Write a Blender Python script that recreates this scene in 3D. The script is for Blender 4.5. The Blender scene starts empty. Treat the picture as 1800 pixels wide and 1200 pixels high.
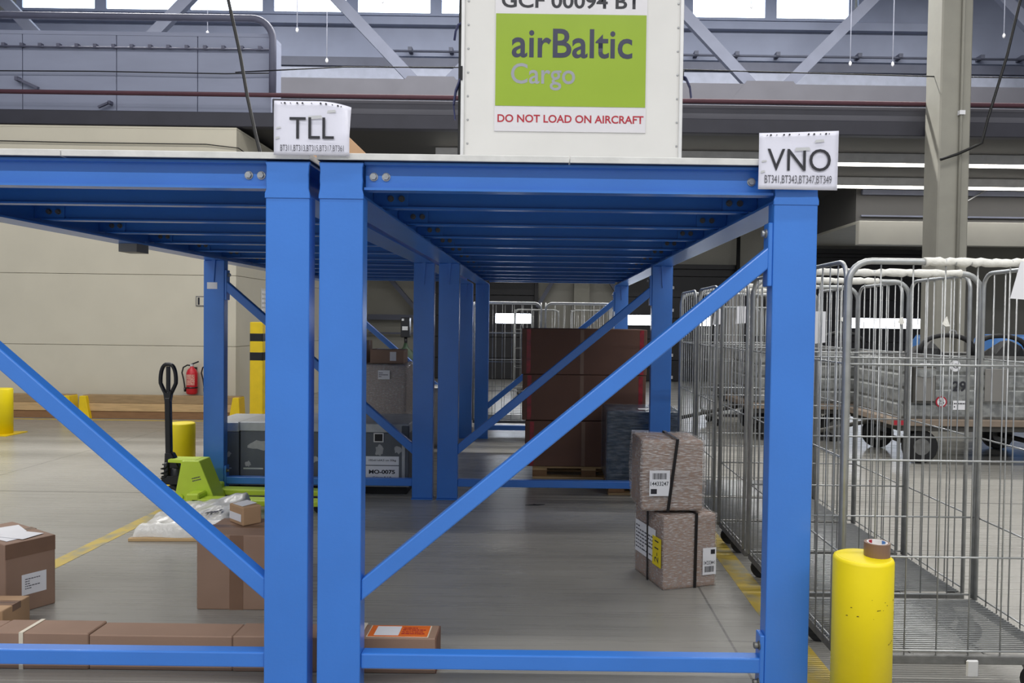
import bpy, bmesh, math, random
from mathutils import Vector, Matrix
random.seed(7)
SC = bpy.context.scene
COL = SC.collection
PI = math.pi

# ------------------------------------------------------------------ camera
cam_d = bpy.data.cameras.new('camera'); cam = bpy.data.objects.new('camera', cam_d); COL.objects.link(cam)
cam_d.sensor_width = 36.0; cam_d.lens = 1350.0 / 1800.0 * 36.0
cam_d.shift_x = -60.0 / 1800.0
cam_d.clip_start = 0.05; cam_d.clip_end = 200
CAM_R = (Matrix.Rotation(math.radians(-0.12), 3, 'Z') @ Matrix.Rotation(math.radians(90 - 1.40), 3, 'X') @ Matrix.Rotation(math.radians(0.76), 3, 'Z'))
cam.matrix_world = Matrix.Translation((0, 0, 1.5)) @ CAM_R.to_4x4()
SC.camera = cam

# ------------------------------------------------------------------ world, lights, exposure
w = bpy.data.worlds.new('daylight'); SC.world = w; w.use_nodes = True
w.node_tree.nodes['Background'].inputs[0].default_value = (0.86, 0.92, 1.0, 1)
w.node_tree.nodes['Background'].inputs[1].default_value = 0.62
SC.view_settings.view_transform = 'Standard'; SC.view_settings.look = 'None'
SC.view_settings.exposure = 0.0; SC.view_settings.gamma = 1.0; SC.view_settings.use_curve_mapping = False

def area(name, loc, sx, sy, power, col=(1, 0.98, 0.95), rot=(0, 0, 0)):
    l = bpy.data.lights.new(name, 'AREA'); l.shape = 'RECTANGLE'; l.size = sx; l.size_y = sy; l.energy = power; l.color = col
    o = bpy.data.objects.new(name, l); COL.objects.link(o); o.location = loc; o.rotation_euler = rot
    return o
CEIL_Z = 10.9
HALL_ROWS = [(-4.5, 1300, 8.33), (1.2, 450, 8.33), (6.9, 620, 8.33), (14.4, 2700, 10.3)]  # last row is an added, unseen fill that brightens the upper far wall
for yy, pw, zz in HALL_ROWS:
    area('hall_and_fill_light', (0, yy, zz), 22, 0.28, pw)
MEZZ_ROWS = [(13.2, 80), (15.3, 170)]
for yy, pw in MEZZ_ROWS:
    area('mezzanine_lamp_light', (7.5, yy, 4.22), 19, 0.05, pw)

# ------------------------------------------------------------------ materials
def s2l(c):
    return tuple(((v / 255.0) / 12.92 if v / 255.0 <= 0.04045 else ((v / 255.0 + 0.055) / 1.055) ** 2.4) for v in c)
def mat(name, rgb, rough=0.6, metal=0.0, var=0.08, scale=6.0, bump=0.0, bscale=None, stretch=(1, 1, 1), spec=0.5, rgb2=None, thr=None):
    m = bpy.data.materials.new(name); m.use_nodes = True
    nt = m.node_tree; N = nt.nodes; L = nt.links
    b = N['Principled BSDF']
    c = s2l(rgb)
    tc = N.new('ShaderNodeTexCoord'); mp = N.new('ShaderNodeMapping'); mp.inputs['Scale'].default_value = stretch
    L.new(tc.outputs['Object'], mp.inputs['Vector'])
    nz = N.new('ShaderNodeTexNoise'); nz.inputs['Scale'].default_value = scale; nz.inputs['Detail'].default_value = 5
    L.new(mp.outputs['Vector'], nz.inputs['Vector'])
    rp = N.new('ShaderNodeValToRGB')
    if rgb2 is None:
        lo = tuple(max(0, v * (1 - var)) for v in c); hi = tuple(min(1, v * (1 + var)) for v in c)
        rp.color_ramp.elements[0].position = 0.3; rp.color_ramp.elements[1].position = 0.7
    else:
        lo = c; hi = s2l(rgb2)
        t0, t1 = thr or (0.45, 0.6)
        rp.color_ramp.elements[0].position = t0; rp.color_ramp.elements[1].position = t1
    rp.color_ramp.elements[0].color = (*lo, 1); rp.color_ramp.elements[1].color = (*hi, 1)
    L.new(nz.outputs['Fac'], rp.inputs['Fac']); L.new(rp.outputs['Color'], b.inputs['Base Color'])
    b.inputs['Roughness'].default_value = rough; b.inputs['Metallic'].default_value = metal
    b.inputs['Specular IOR Level'].default_value = spec
    if bump:
        n2 = N.new('ShaderNodeTexNoise'); n2.inputs['Scale'].default_value = bscale or scale * 4; n2.inputs['Detail'].default_value = 4
        L.new(mp.outputs['Vector'], n2.inputs['Vector'])
        bp = N.new('ShaderNodeBump'); bp.inputs['Strength'].default_value = bump; bp.inputs['Distance'].default_value = 0.01
        L.new(n2.outputs['Fac'], bp.inputs['Height']); L.new(bp.outputs['Normal'], b.inputs['Normal'])
    return m
def emit(name, rgb, strength):
    m = mat(name, rgb, 0.4)
    b = m.node_tree.nodes['Principled BSDF']
    b.inputs['Emission Color'].default_value = (*s2l(rgb), 1); b.inputs['Emission Strength'].default_value = strength
    return m
def film(name, rgb=(235, 235, 235), alpha=0.3, scale=14, stretch=(1, 1, 6), bump=0.8):
    m = mat(name, rgb, 0.16, 0, 0.05, scale, bump, scale, stretch)
    nt = m.node_tree; N = nt.nodes; L = nt.links; b = N['Principled BSDF']
    nz = N.new('ShaderNodeTexNoise'); nz.inputs['Scale'].default_value = scale * 1.3; nz.inputs['Detail'].default_value = 6
    tc = [n for n in N if n.type == 'MAPPING'][0]
    L.new(tc.outputs['Vector'], nz.inputs['Vector'])
    rm = N.new('ShaderNodeMapRange'); rm.inputs['From Min'].default_value = 0.4; rm.inputs['From Max'].default_value = 0.75
    rm.inputs['To Min'].default_value = alpha * 0.35; rm.inputs['To Max'].default_value = min(1, alpha * 2.2)
    L.new(nz.outputs['Fac'], rm.inputs['Value']); L.new(rm.outputs['Result'], b.inputs['Alpha'])
    return m

M = {}
M['blue'] = mat('blue_paint', (56, 122, 212), 0.36, 0, 0.05, 3, 0.05, 60)
bb_ = M['blue'].node_tree.nodes['Principled BSDF']; bb_.inputs['Coat Weight'].default_value = 0.5; bb_.inputs['Coat Roughness'].default_value = 0.22
M['deck'] = mat('deck_edge', (214, 214, 212), 0.5, 0, 0.1, 12, 0.1)
M['zinc'] = mat('zinc', (176, 178, 180), 0.38, 0.75, 0.15, 30, 0.1)
M['zinc_dull'] = mat('zinc_dull', (120, 120, 118), 0.5, 0.6, 0.2, 20, 0.1)
M['steel'] = mat('wire_steel', (176, 178, 178), 0.38, 0.62, 0.12, 20)
M['beige'] = mat('beige_panel', (206, 200, 182), 0.6, 0, 0.03, 2, 0.02, 30)
M['wallgrey'] = mat('hazed_cladding', (146, 153, 174), 0.7, 0, 0.06, 1.5)  # bluish haze of the upper hall is mixed into this colour
M['wallgrey2'] = mat('grey_room_panel', (150, 156, 178), 0.65, 0, 0.05, 1.2, stretch=(1, 1, 4))
M['wallbeige'] = mat('far_wall_plaster', (152, 150, 142), 0.7, 0, 0.05, 1.5)
M['chord'] = mat('girder_grey', (96, 100, 116), 0.6, 0, 0.08, 3)
M['diag'] = mat('hazed_diagonal', (112, 117, 134), 0.7, 0, 0.06, 3)  # haze put into the colour, paler and bluer than the chords
M['deck_under'] = mat('deck_underside_shade', (34, 46, 74), 0.6)  # guessed dark underside, its colour also deepens the shade among the joists
M['duct'] = mat('dark_edge', (52, 52, 62), 0.6, 0, 0.1, 3)
M['darkpipe'] = mat('dark_pipe', (96, 98, 118), 0.5, 0, 0.1, 3)
M['redpipe'] = mat('red_pipe', (88, 54, 64), 0.7, 0, 0.1, 4)
M['lightband'] = mat('pale_band', (176, 182, 200), 0.6)
M['kerb'] = mat('kerb_grey', (92, 92, 100), 0.7, 0, 0.06, 2)
M['soffit'] = mat('soffit_grey', (62, 61, 60), 0.7, 0, 0.07, 1)
M['door'] = mat('door_black', (33, 32, 36), 0.5, 0, 0.15, 3)
M['rubber'] = mat('black_rubber', (22, 22, 24), 0.6, 0, 0.2, 10)
M['black'] = mat('black_plastic', (18, 18, 22), 0.3, 0, 0.2, 10)
M['strap'] = mat('black_strap', (24, 20, 22), 0.35, 0, 0.1, 20)
M['navy'] = mat('navy_webbing', (30, 36, 78), 0.6, 0, 0.15, 40)
M['yellow'] = mat('yellow_paint', (236, 202, 24), 0.42, 0, 0.06, 8, 0.06, 40)
M['yellow_bollard'] = mat('yellow_bollard', (240, 218, 4), 0.45, 0, 0.05, 4, 0.1, 24)
M['chip'] = mat('paint_chip', (96, 78, 20), 0.7)
M['yline'] = mat('floor_line_yellow', (196, 170, 70), 0.5, 0, 0, 7, rgb2=(150, 144, 116), thr=(0.46, 0.66))
M['column'] = mat('column_beige', (152, 150, 140), 0.7, 0, 0.05, 4, 0.05)
M['card'] = mat('cardboard', (150, 122, 104), 0.75, 0, 0.06, 5, 0.04, 80)
M['card_tan'] = mat('cardboard_tan', (180, 146, 112), 0.75, 0, 0.06, 6, 0.04, 80)
M['card_dark'] = mat('cardboard_dark', (112, 80, 66), 0.75, 0, 0.06, 4, 0.04, 60)
M['tape'] = mat('packing_tape', (126, 98, 80), 0.3, 0, 0.06, 10)
M['redtape'] = mat('red_tape', (168, 40, 48), 0.35, 0, 0, 18, rgb2=(100, 40, 42), thr=(0.4, 0.75))
M['film'] = film('stretch_film', (228, 224, 222), 0.3, 26, (1, 1, 5), 0.6)
M['film_strong'] = film('stretch_film_heavy', (225, 222, 220), 0.34, 22, (1, 1, 5), 0.9)
M['bluefoil'] = mat('dark_blue_wrap', (38, 52, 70), 0.2, 0, 0.3, 8, 0.8, 16, (1, 1, 3))
M['paper'] = mat('white_paper', (232, 232, 236), 0.5, 0, 0.02, 10)
M['pocket'] = mat('sign_sheet', (226, 226, 240), 0.25, 0, 0.02, 8, 0.15, 18)
M['ink'] = mat('black_ink', (38, 38, 46), 0.5, 0, 0.1, 20)
M['ink_soft'] = mat('grey_ink', (84, 84, 92), 0.5, 0, 0.1, 20)
M['yellow_label'] = mat('yellow_label', (240, 216, 30), 0.5)
M['orange'] = mat('orange_label', (226, 112, 40), 0.5, 0, 0.08, 20)
M['white_strap'] = mat('white_strap', (226, 216, 196), 0.5)
M['wood'] = mat('pale_wood', (200, 168, 122), 0.7, 0, 0.14, 5, 0.1, 30, (1, 8, 8))
M['wood_dark'] = mat('brown_wood', (140, 104, 70), 0.7, 0, 0.16, 5, 0.1, 30, (1, 8, 8))
M['wood_mid'] = mat('grey_brown_wood', (160, 134, 98), 0.7, 0, 0.16, 5, 0.1, 30, (1, 8, 8))
M['bag'] = mat('white_polybag', (226, 224, 218), 0.22, 0, 0.05, 8, 0.9, 16)
M['lime'] = mat('lime_paint', (206, 232, 72), 0.4, 0, 0.05, 6)
M['case'] = mat('grey_case', (94, 98, 104), 0.5, 0, 0.1, 6)
M['casescuff'] = mat('scuff_white', (172, 172, 172), 0.7, 0, 0.1, 20)
M['caselid'] = mat('case_alu', (176, 178, 180), 0.4, 0.4, 0.1, 14)
M['red'] = mat('red_enamel', (196, 34, 46), 0.3, 0, 0.05, 10)
M['contwhite'] = mat('container_white', (214, 213, 210), 0.5, 0, 0.03, 3)
M['contframe'] = mat('container_edge', (214, 214, 214), 0.4, 0.2, 0.05, 6)
M['green'] = mat('poster_green', (146, 172, 52), 0.18, 0, 0.03, 3, 0.06, 6)
M['posterwhite'] = mat('poster_white', (214, 212, 216), 0.22, 0, 0.02, 5, 0.05, 6)
M['logo'] = mat('logo_navy', (44, 46, 72), 0.35)
M['logogrey'] = mat('logo_grey', (150, 152, 160), 0.35)
M['redink'] = mat('red_ink', (170, 28, 48), 0.4)
M['cart'] = mat('cart_galvanised', (150, 152, 150), 0.5, 0.35, 0, 14, 0.1, rgb2=(118, 120, 120), thr=(0.42, 0.62))
M['cart_dark'] = mat('cart_chassis', (70, 68, 64), 0.6, 0.2, 0.15, 10)
M['cartwood'] = mat('cart_bed', (132, 118, 104), 0.7, 0, 0.1, 8)
M['greypanel'] = mat('grey_panel', (128, 126, 122), 0.55, 0, 0.05, 6)
M['forkgrey'] = mat('truck_grey', (120, 122, 120), 0.5, 0, 0.05, 6)
M['bluecover'] = mat('blue_cover', (74, 130, 200), 0.4, 0, 0.08, 4)
M['dgreen'] = mat('dark_green', (44, 66, 48), 0.4, 0, 0.1, 6)
M['silver'] = mat('silver', (214, 214, 214), 0.3, 0.5, 0.05, 10)
M['whitetape'] = mat('white_tape', (232, 230, 222), 0.6, 0, 0.08, 30, 0.6, 30)
M['pane'] = emit('window_daylight', (226, 240, 255), 5.0)
M['pane_low'] = emit('door_window_daylight', (232, 240, 255), 14.0)
M['tube'] = emit('lamp_tube', (255, 250, 240), 6.0)
M['lampbody'] = mat('lamp_body', (200, 200, 200), 0.5)
M['cable'] = mat('black_cable', (10, 10, 11), 0.5)
M['wirethin'] = mat('pale_wire', (180, 184, 200), 0.5)
M['ceil'] = mat('ceiling_grey', (170, 172, 178), 0.8)

# floor material: power-floated concrete, streaked across, with saw-cut joints
def floor_mat():
    m = mat('concrete_floor', (152, 150, 144), 0.3, 0, 0.08, 1.3, 0, None, (1, 1, 1))
    nt = m.node_tree; N = nt.nodes; L = nt.links; b = N['Principled BSDF']
    base = b.inputs['Base Color'].links[0].from_socket
    tc = N.new('ShaderNodeTexCoord')
    mp = N.new('ShaderNodeMapping'); mp.inputs['Scale'].default_value = (0.35, 14, 1); L.new(tc.outputs['Object'], mp.inputs['Vector'])
    nz = N.new('ShaderNodeTexNoise'); nz.inputs['Scale'].default_value = 3.0; nz.inputs['Detail'].default_value = 6; L.new(mp.outputs['Vector'], nz.inputs['Vector'])
    rp = N.new('ShaderNodeValToRGB'); rp.color_ramp.elements[0].position = 0.35; rp.color_ramp.elements[0].color = (0.92, 0.92, 0.92, 1)
    rp.color_ramp.elements[1].position = 0.62; rp.color_ramp.elements[1].color = (1.03, 1.03, 1.03, 1); L.new(nz.outputs['Fac'], rp.inputs['Fac'])
    mx = N.new('ShaderNodeMix'); mx.data_type = 'RGBA'; mx.blend_type = 'MULTIPLY'; mx.inputs['Factor'].default_value = 1
    L.new(base, mx.inputs[6]); L.new(rp.outputs['Color'], mx.inputs[7])
    sep = N.new('ShaderNodeSeparateXYZ'); L.new(tc.outputs['Object'], sep.inputs[0])
    def line(axis, pos, hw):
        s = N.new('ShaderNodeMath'); s.operation = 'SUBTRACT'; L.new(sep.outputs[axis], s.inputs[0]); s.inputs[1].default_value = pos
        a = N.new('ShaderNodeMath'); a.operation = 'ABSOLUTE'; L.new(s.outputs[0], a.inputs[0])
        c = N.new('ShaderNodeMath'); c.operation = 'LESS_THAN'; L.new(a.outputs[0], c.inputs[0]); c.inputs[1].default_value = hw
        return c.outputs[0]
    acc = None
    for ax, p, hw in [(0, 0.9, 0.006), (1, 6.55, 0.012), (1, 6.48 + 3.9, 0.008), (0, 6.9, 0.006), (0, -5.1, 0.006)]:
        o = line(ax, p, hw)
        if acc is None: acc = o
        else:
            mxx = N.new('ShaderNodeMath'); mxx.operation = 'MAXIMUM'; L.new(acc, mxx.inputs[0]); L.new(o, mxx.inputs[1]); acc = mxx.outputs[0]
    mj = N.new('ShaderNodeMix'); mj.data_type = 'RGBA'; mj.blend_type = 'MIX'
    sc = N.new('ShaderNodeMath'); sc.operation = 'MULTIPLY'; sc.inputs[1].default_value = 0.6; L.new(acc, sc.inputs[0])
    L.new(sc.outputs[0], mj.inputs['Factor']); L.new(mx.outputs[2], mj.inputs[6]); mj.inputs[7].default_value = (0.06, 0.06, 0.06, 1)
    L.new(mj.outputs[2], b.inputs['Base Color'])
    rr = N.new('ShaderNodeMapRange'); rr.inputs['To Min'].default_value = 0.24; rr.inputs['To Max'].default_value = 0.32
    L.new(nz.outputs['Fac'], rr.inputs['Value']); L.new(rr.outputs['Result'], b.inputs['Roughness'])
    return m
M['floor'] = floor_mat()

# ------------------------------------------------------------------ mesh helpers
def B(): return bmesh.new()
def box(bm, x0, x1, y0, y1, z0, z1, mi=0):
    v = [bm.verts.new(p) for p in ((x0, y0, z0), (x1, y0, z0), (x1, y1, z0), (x0, y1, z0), (x0, y0, z1), (x1, y0, z1), (x1, y1, z1), (x0, y1, z1))]
    for q in ((0, 3, 2, 1), (4, 5, 6, 7), (0, 1, 5, 4), (1, 2, 6, 5), (2, 3, 7, 6), (3, 0, 4, 7)):
        f = bm.faces.new([v[i] for i in q]); f.material_index = mi
    return bm
def bxs(x0, x1, y0, y1, z0, z1): return box(B(), x0, x1, y0, y1, z0, z1)
def frame_of(d):
    d = d.normalized(); a = Vector((0, 0, 1)) if abs(d.z) < 0.9 else Vector((1, 0, 0))
    u = d.cross(a).normalized(); v = d.cross(u).normalized(); return u, v
def cyl(bm, p0, p1, r, seg=12, r1=None, mi=0):
    p0 = Vector(p0); p1 = Vector(p1); u, v = frame_of(p1 - p0); r1 = r if r1 is None else r1
    a = [bm.verts.new(p0 + (u * math.cos(2 * PI * i / seg) + v * math.sin(2 * PI * i / seg)) * r) for i in range(seg)]
    b = [bm.verts.new(p1 + (u * math.cos(2 * PI * i / seg) + v * math.sin(2 * PI * i / seg)) * r1) for i in range(seg)]
    for i in range(seg):
        f = bm.faces.new((a[i], a[(i + 1) % seg], b[(i + 1) % seg], b[i])); f.material_index = mi; f.smooth = True
    f = bm.faces.new(a[::-1]); f.material_index = mi
    f = bm.faces.new(b); f.material_index = mi
    return bm
def tube(bm, pts, r, seg=8, closed=False, mi=0):
    pts = [Vector(p) for p in pts]; n = len(pts); rings = []
    u = None
    for i, p in enumerate(pts):
        if closed: d = (pts[(i + 1) % n] - pts[i - 1])
        else: d = pts[min(i + 1, n - 1)] - pts[max(i - 1, 0)]
        d.normalize()
        if u is None: u, _ = frame_of(d)
        u = (u - d * u.dot(d)).normalized(); v = d.cross(u)
        rr = r[i] if isinstance(r, (list, tuple)) else r
        rings.append([bm.verts.new(p + (u * math.cos(2 * PI * k / seg) + v * math.sin(2 * PI * k / seg)) * rr) for k in range(seg)])
    for i in range(n if closed else n - 1):
        a = rings[i]; b = rings[(i + 1) % n]
        for k in range(seg):
            f = bm.faces.new((a[k], a[(k + 1) % seg], b[(k + 1) % seg], b[k])); f.smooth = True; f.material_index = mi
    if not closed:
        bm.faces.new(rings[0][::-1]); bm.faces.new(rings[-1])
    return bm
def prism(bm, poly, O, U, V, W):
    O, U, V, W = map(Vector, (O, U, V, W))
    a = [bm.verts.new(O + U * p[0] + V * p[1]) for p in poly]; b = [bm.verts.new(v.co + W) for v in a]
    n = len(poly)
    bm.faces.new(a[::-1]); bm.faces.new(b)
    for i in range(n): bm.faces.new((a[i], a[(i + 1) % n], b[(i + 1) % n], b[i]))
    return bm
def ipoly(wd, h, tw, tf):
    a = wd / 2; t = tw / 2
    return [(-a, 0), (a, 0), (a, tf), (t, tf), (t, h - tf), (a, h - tf), (a, h), (-a, h), (-a, h - tf), (-t, h - tf), (-t, tf), (-a, tf)]
def bar(bm, p0, p1, wu, wv, up=(0, 0, 1)):
    """rectangular bar from p0 to p1: wu across (perpendicular to up), wv along up"""
    p0 = Vector(p0); p1 = Vector(p1); d = (p1 - p0).normalized(); up = Vector(up)
    u = d.cross(up).normalized(); v = u.cross(d).normalized()
    prism(bm, [(-wu / 2, -wv / 2), (wu / 2, -wv / 2), (wu / 2, wv / 2), (-wu / 2, wv / 2)], p0, u, v, p1 - p0)
    return bm
def lathe(bm, prof, seg=20, c=(0, 0, 0)):
    rings = []
    for r, z in prof:
        rings.append([bm.verts.new((c[0] + r * math.cos(2 * PI * k / seg), c[1] + r * math.sin(2 * PI * k / seg), c[2] + z)) for k in range(seg)])
    for a, b in zip(rings, rings[1:]):
        for k in range(seg):
            f = bm.faces.new((a[k], a[(k + 1) % seg], b[(k + 1) % seg], b[k])); f.smooth = True
    bm.faces.new(rings[0][::-1]); bm.faces.new(rings[-1])
    return bm
def obj(name, bm, m, parent=None, bevel=0.0, seg=1, loc=None, kind=None):
    bmesh.ops.recalc_face_normals(bm, faces=bm.faces)
    if bevel:
        ed = [e for e in bm.edges if len(e.link_faces) == 2 and e.calc_face_angle(0) > 0.6]
        bmesh.ops.bevel(bm, geom=ed, offset=bevel, segments=seg, profile=0.5, affect='EDGES', clamp_overlap=True)
    me = bpy.data.meshes.new(name); bm.to_mesh(me); bm.free()
    for q in (m if isinstance(m, (list, tuple)) else [m]): me.materials.append(M[q] if isinstance(q, str) else q)
    o = bpy.data.objects.new(name, me); COL.objects.link(o)
    if parent is not None: o.parent = parent
    if loc: o.location = loc
    if kind: o['kind'] = kind
    return o
def tag(o, label, cat, group=None):
    o['label'] = label; o['category'] = cat
    if group: o['group'] = group
    return o
def thing(name, label, cat, loc=(0, 0, 0), rz=0.0, group=None):
    o = bpy.data.objects.new(name, None); COL.objects.link(o); o.empty_display_size = 0.1
    o.location = loc; o.rotation_euler = (0, 0, rz)
    return tag(o, label, cat, group)
def struct(name, bm, m, parent=None, bevel=0):
    return obj(name, bm, m, parent, bevel, kind='structure')
def structe(name):
    o = bpy.data.objects.new(name, None); COL.objects.link(o); o['kind'] = 'structure'; return o
def dup(root, loc, rz, label, group=None):
    r = root.copy(); COL.objects.link(r); r.location = loc; r.rotation_euler = (0, 0, rz); r['label'] = label
    if group: r['group'] = group
    for ch in list(root.children):
        c = ch.copy(); COL.objects.link(c); c.parent = r
        for g in ch.children:
            d = g.copy(); COL.objects.link(d); d.parent = c
    return r
def text(name, body, m, parent, O, U, V, wd, ht, bold=0.0, ext=0.0006, spacing=1.0):
    """lettering fitted to a wd x ht rectangle whose lower-left corner is O; U right, V up"""
    cu = bpy.data.curves.new('tmp', 'FONT'); cu.body = body; cu.size = 1; cu.offset = bold; cu.space_character = spacing; cu.resolution_u = 4
    to = bpy.data.objects.new('tmp', cu); COL.objects.link(to)
    dg = bpy.context.evaluated_depsgraph_get(); me = bpy.data.meshes.new_from_object(to.evaluated_get(dg))
    bpy.data.objects.remove(to); bpy.data.curves.remove(cu)
    xs = [v.co.x for v in me.vertices]; ys = [v.co.y for v in me.vertices]
    x0, x1, y0, y1 = min(xs), max(xs), min(ys), max(ys)
    O, U, V = Vector(O), Vector(U).normalized(), Vector(V).normalized(); Nn = U.cross(V)
    for v in me.vertices:
        v.co = O + U * ((v.co.x - x0) / (x1 - x0) * wd) + V * ((v.co.y - y0) / (y1 - y0) * ht) + Nn * ext
    me.materials.clear(); me.materials.append(M[m]); me.name = name
    o = bpy.data.objects.new(name, me); COL.objects.link(o); o.parent = parent
    return o
def barcode(name, m, parent, O, U, V, wd, ht, n=22, ext=0.0008):
    bm = B(); O, U, V = Vector(O), Vector(U).normalized(), Vector(V).normalized(); Nn = U.cross(V); x = 0
    rnd = random.Random(n)
    while x < wd:
        t = wd / n * rnd.choice((0.35, 0.5, 0.8))
        q = [O + U * x + Nn * ext, O + U * min(x + t, wd) + Nn * ext, O + U * min(x + t, wd) + V * ht + Nn * ext, O + U * x + V * ht + Nn * ext]
        bm.faces.new([bm.verts.new(p) for p in q]); x += t + wd / n * rnd.choice((0.3, 0.5, 0.7))
    return obj(name, bm, m, parent)
def sheet(name, m, parent, O, U, V, wd, ht, th=0.0012):
    O, U, V = Vector(O), Vector(U).normalized(), Vector(V).normalized(); Nn = U.cross(V)
    return obj(name, prism(B(), [(0, 0), (wd, 0), (wd, ht), (0, ht)], O, U, V, Nn * th), m, parent)
def lines(name, m, parent, O, U, V, wd, ht, n, seed=1, ext=0.0016):
    """rows of small print"""
    bm = B(); O, U, V = Vector(O), Vector(U).normalized(), Vector(V).normalized(); Nn = U.cross(V); rnd = random.Random(seed)
    for i in range(n):
        y = ht * (i + 0.3) / n; t = ht / n * 0.4; x = 0
        while x < wd * 0.92:
            l = min(wd * rnd.uniform(0.06, 0.2), wd - x)
            q = [O + U * a + V * b + Nn * ext for a, b in ((x, y), (x + l, y), (x + l, y + t), (x, y + t))]
            bm.faces.new([bm.verts.new(p) for p in q]); x += l + wd * 0.03
            if rnd.random() < 0.12: break
    return obj(name, bm, m, parent)
X3, Y3, Z3 = (1, 0, 0), (0, 1, 0), (0, 0, 1)

# ================================================================== THE SETTING
# floor and painted lines
fl = struct('floor', bxs(-16.3, 20.3, -9, 20.6, -0.2, 0.0), 'floor')
obj('yellow_line', bxs(-3.0, -2.89, 3.9, 11.0, 0.0, 0.0015), 'yline', fl)
obj('yellow_line', bxs(1.13, 1.26, -2.0, 10.0, 0.0, 0.0015), 'yline', fl)
obj('yellow_line', bxs(-9.0, -4.9, 11.12, 11.22, 0.0, 0.0015), 'yline', fl)
obj('yellow_line', bxs(6.2, 14.0, 12.2, 12.32, 0.0, 0.0015), 'yline', fl)
obj('yellow_line', bxs(6.2, 14.0, 12.9, 13.02, 0.0, 0.0015), 'yline', fl)
struct('wall_right', bxs(20, 20.2, -9, 20.5, 0, CEIL_Z), 'wallgrey')
struct('wall_side_left', bxs(-16.2, -16, -9, 20.5, 0, CEIL_Z), 'wallgrey')
struct('ceiling', bxs(-16, 19.98, -9, 21, CEIL_Z, CEIL_Z + 0.2), 'ceil')

# far wall with its clerestory
wb = struct('wall_back', bxs(-16, 19.98, 20.25, 20.5, 0, CEIL_Z), 'wallbeige')
obj('upper_cladding', bxs(-16, 19.98, 20.13, 20.24, 4.7, 9.40), 'wallgrey', wb)
obj('upper_cladding', bxs(8.05, 19.98, 20.13, 20.24, 9.401, 10.88), 'wallgrey', wb)
# cladding ledges running across the far wall
obj('ledge', bxs(-16, 9.9, 19.95, 20.12, 9.12, 9.32), 'wallgrey', wb)
obj('ledge', bxs(-16, 19.98, 19.98, 20.12, 8.06, 8.28), 'chord', wb)
obj('light_band', bxs(-16, 19.98, 20.05, 20.12, 7.55, 8.05), 'lightband', wb)
n = 1
for k in range(-8, 2):
    x0 = 3.72 + 2.16 * k
    wd = structe('window_%d' % n); n += 1
    b = B(); box(b, x0 - 0.15, x0 + 2.01, 20.0, 20.12, 9.36, 9.43); box(b, x0 - 0.15, x0, 20.0, 20.12, 9.43, 10.85); box(b, x0 + 1.86, x0 + 2.01, 20.0, 20.12, 9.43, 10.85); box(b, x0 - 0.15, x0 + 2.01, 20.0, 20.12, 10.7, 10.88)
    obj('window_frame', b, 'wallgrey', wd)
    obj('pane', bxs(x0 + 0.001, x0 + 1.859, 20.05, 20.1, 9.431, 10.699), 'pane', wd)

# sectional dock doors with their windows
def dock_door(nm, x0, x1, h, wins):
    d = structe(nm)
    z = 0.0; k = 0
    while z < h - 0.05:
        z1 = min(z + 0.55, h)
        obj('door_panel', bxs(x0, x1, 20.14, 20.22, z + 0.012, z1), 'door', d, 0.006); z = z1
    b = B(); box(b, x0 - 0.1, x0 - 0.002, 20.06, 20.24, 0, h + 0.1); box(b, x1 + 0.002, x1 + 0.1, 20.06, 20.24, 0, h + 0.1); box(b, x0 - 0.1, x1 + 0.1, 20.06, 20.24, h + 0.003, h + 0.12)
    obj('door_frame', b, 'door', d)
    for (a, c) in wins:
        f = obj('window_frame', tube(B(), [(a, 20.13, 1.46), (c, 20.13, 1.46), (c, 20.13, 1.74), (a, 20.13, 1.74)], 0.02, 6, True), 'rubber', d)
        obj('pane', bxs(a + 0.01, c - 0.01, 20.11, 20.135, 1.47, 1.73), 'pane_low', f, 0.01)
    return d
dock_door('door_1', -3.2, -0.28, 2.95, [(-2.65, -2.17), (-1.3, -0.36)])
dB = dock_door('door_2', 2.0, 4.95, 2.95, [(2.15, 2.78), (3.72, 4.48)])
for zz in (2.45, 1.86, 0.68, 0.1):
    obj('clip', bxs(3.30, 3.37, 20.08, 20.138, zz - 0.03, zz + 0.05), 'paper', dB, 0.008)
dock_door('door_3', 6.9, 10.4, 3.4, [(7.85, 9.85)])
# precast frame of the far wall between the doors
tr = struct('trim_1', bxs(0.75, 1.15, 19.95, 20.24, 0, 4.4), 'column')
b = B(); bar(b, (-0.2, 20.0, 1.9), (0.55, 20.0, 3.2), 0.1, 0.14, Y3); bar(b, (1.2, 20.0, 3.3), (1.95, 20.0, 2.2), 0.1, 0.14, Y3); struct('trim_2', b, 'chord')
b = B(); bar(b, (-4.3, 19.95, 2.9), (-3.3, 19.95, 1.75), 0.1, 0.18, Y3); box(b, -4.6, -3.35, 19.95, 20.1, 1.52, 1.66); box(b, -4.6, -3.35, 20.0, 20.1, 1.15, 1.2); struct('trim_3', b, 'chord')
dp = tag(obj('drain_pipe', cyl(B(), (4.98, 19.9, 0), (4.98, 19.9, 4.4), 0.05, 12), 'rubber'), 'black vertical drain pipe on far wall beside dock door', 'pipe')

# beige sandwich-panel block on the left: front and side walls made of stacked panels
wl = structe('wall_left')
for i, (z0, z1) in enumerate([(0, 1.072), (1.078, 2.142), (2.148, 3.212), (3.218, 4.33)]):
    obj('wall_panel', bxs(-16, -4.66, 11.6, 11.72, z0, z1), 'beige', wl, 0.003)
    obj('wall_panel', bxs(-4.78, -4.66, 11.722, 20.24, z0, z1), 'beige', wl, 0.003)
obj('roof_panel', bxs(-16, -4.66, 11.6, 20.24, 4.332, 4.36), 'beige', wl)

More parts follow.
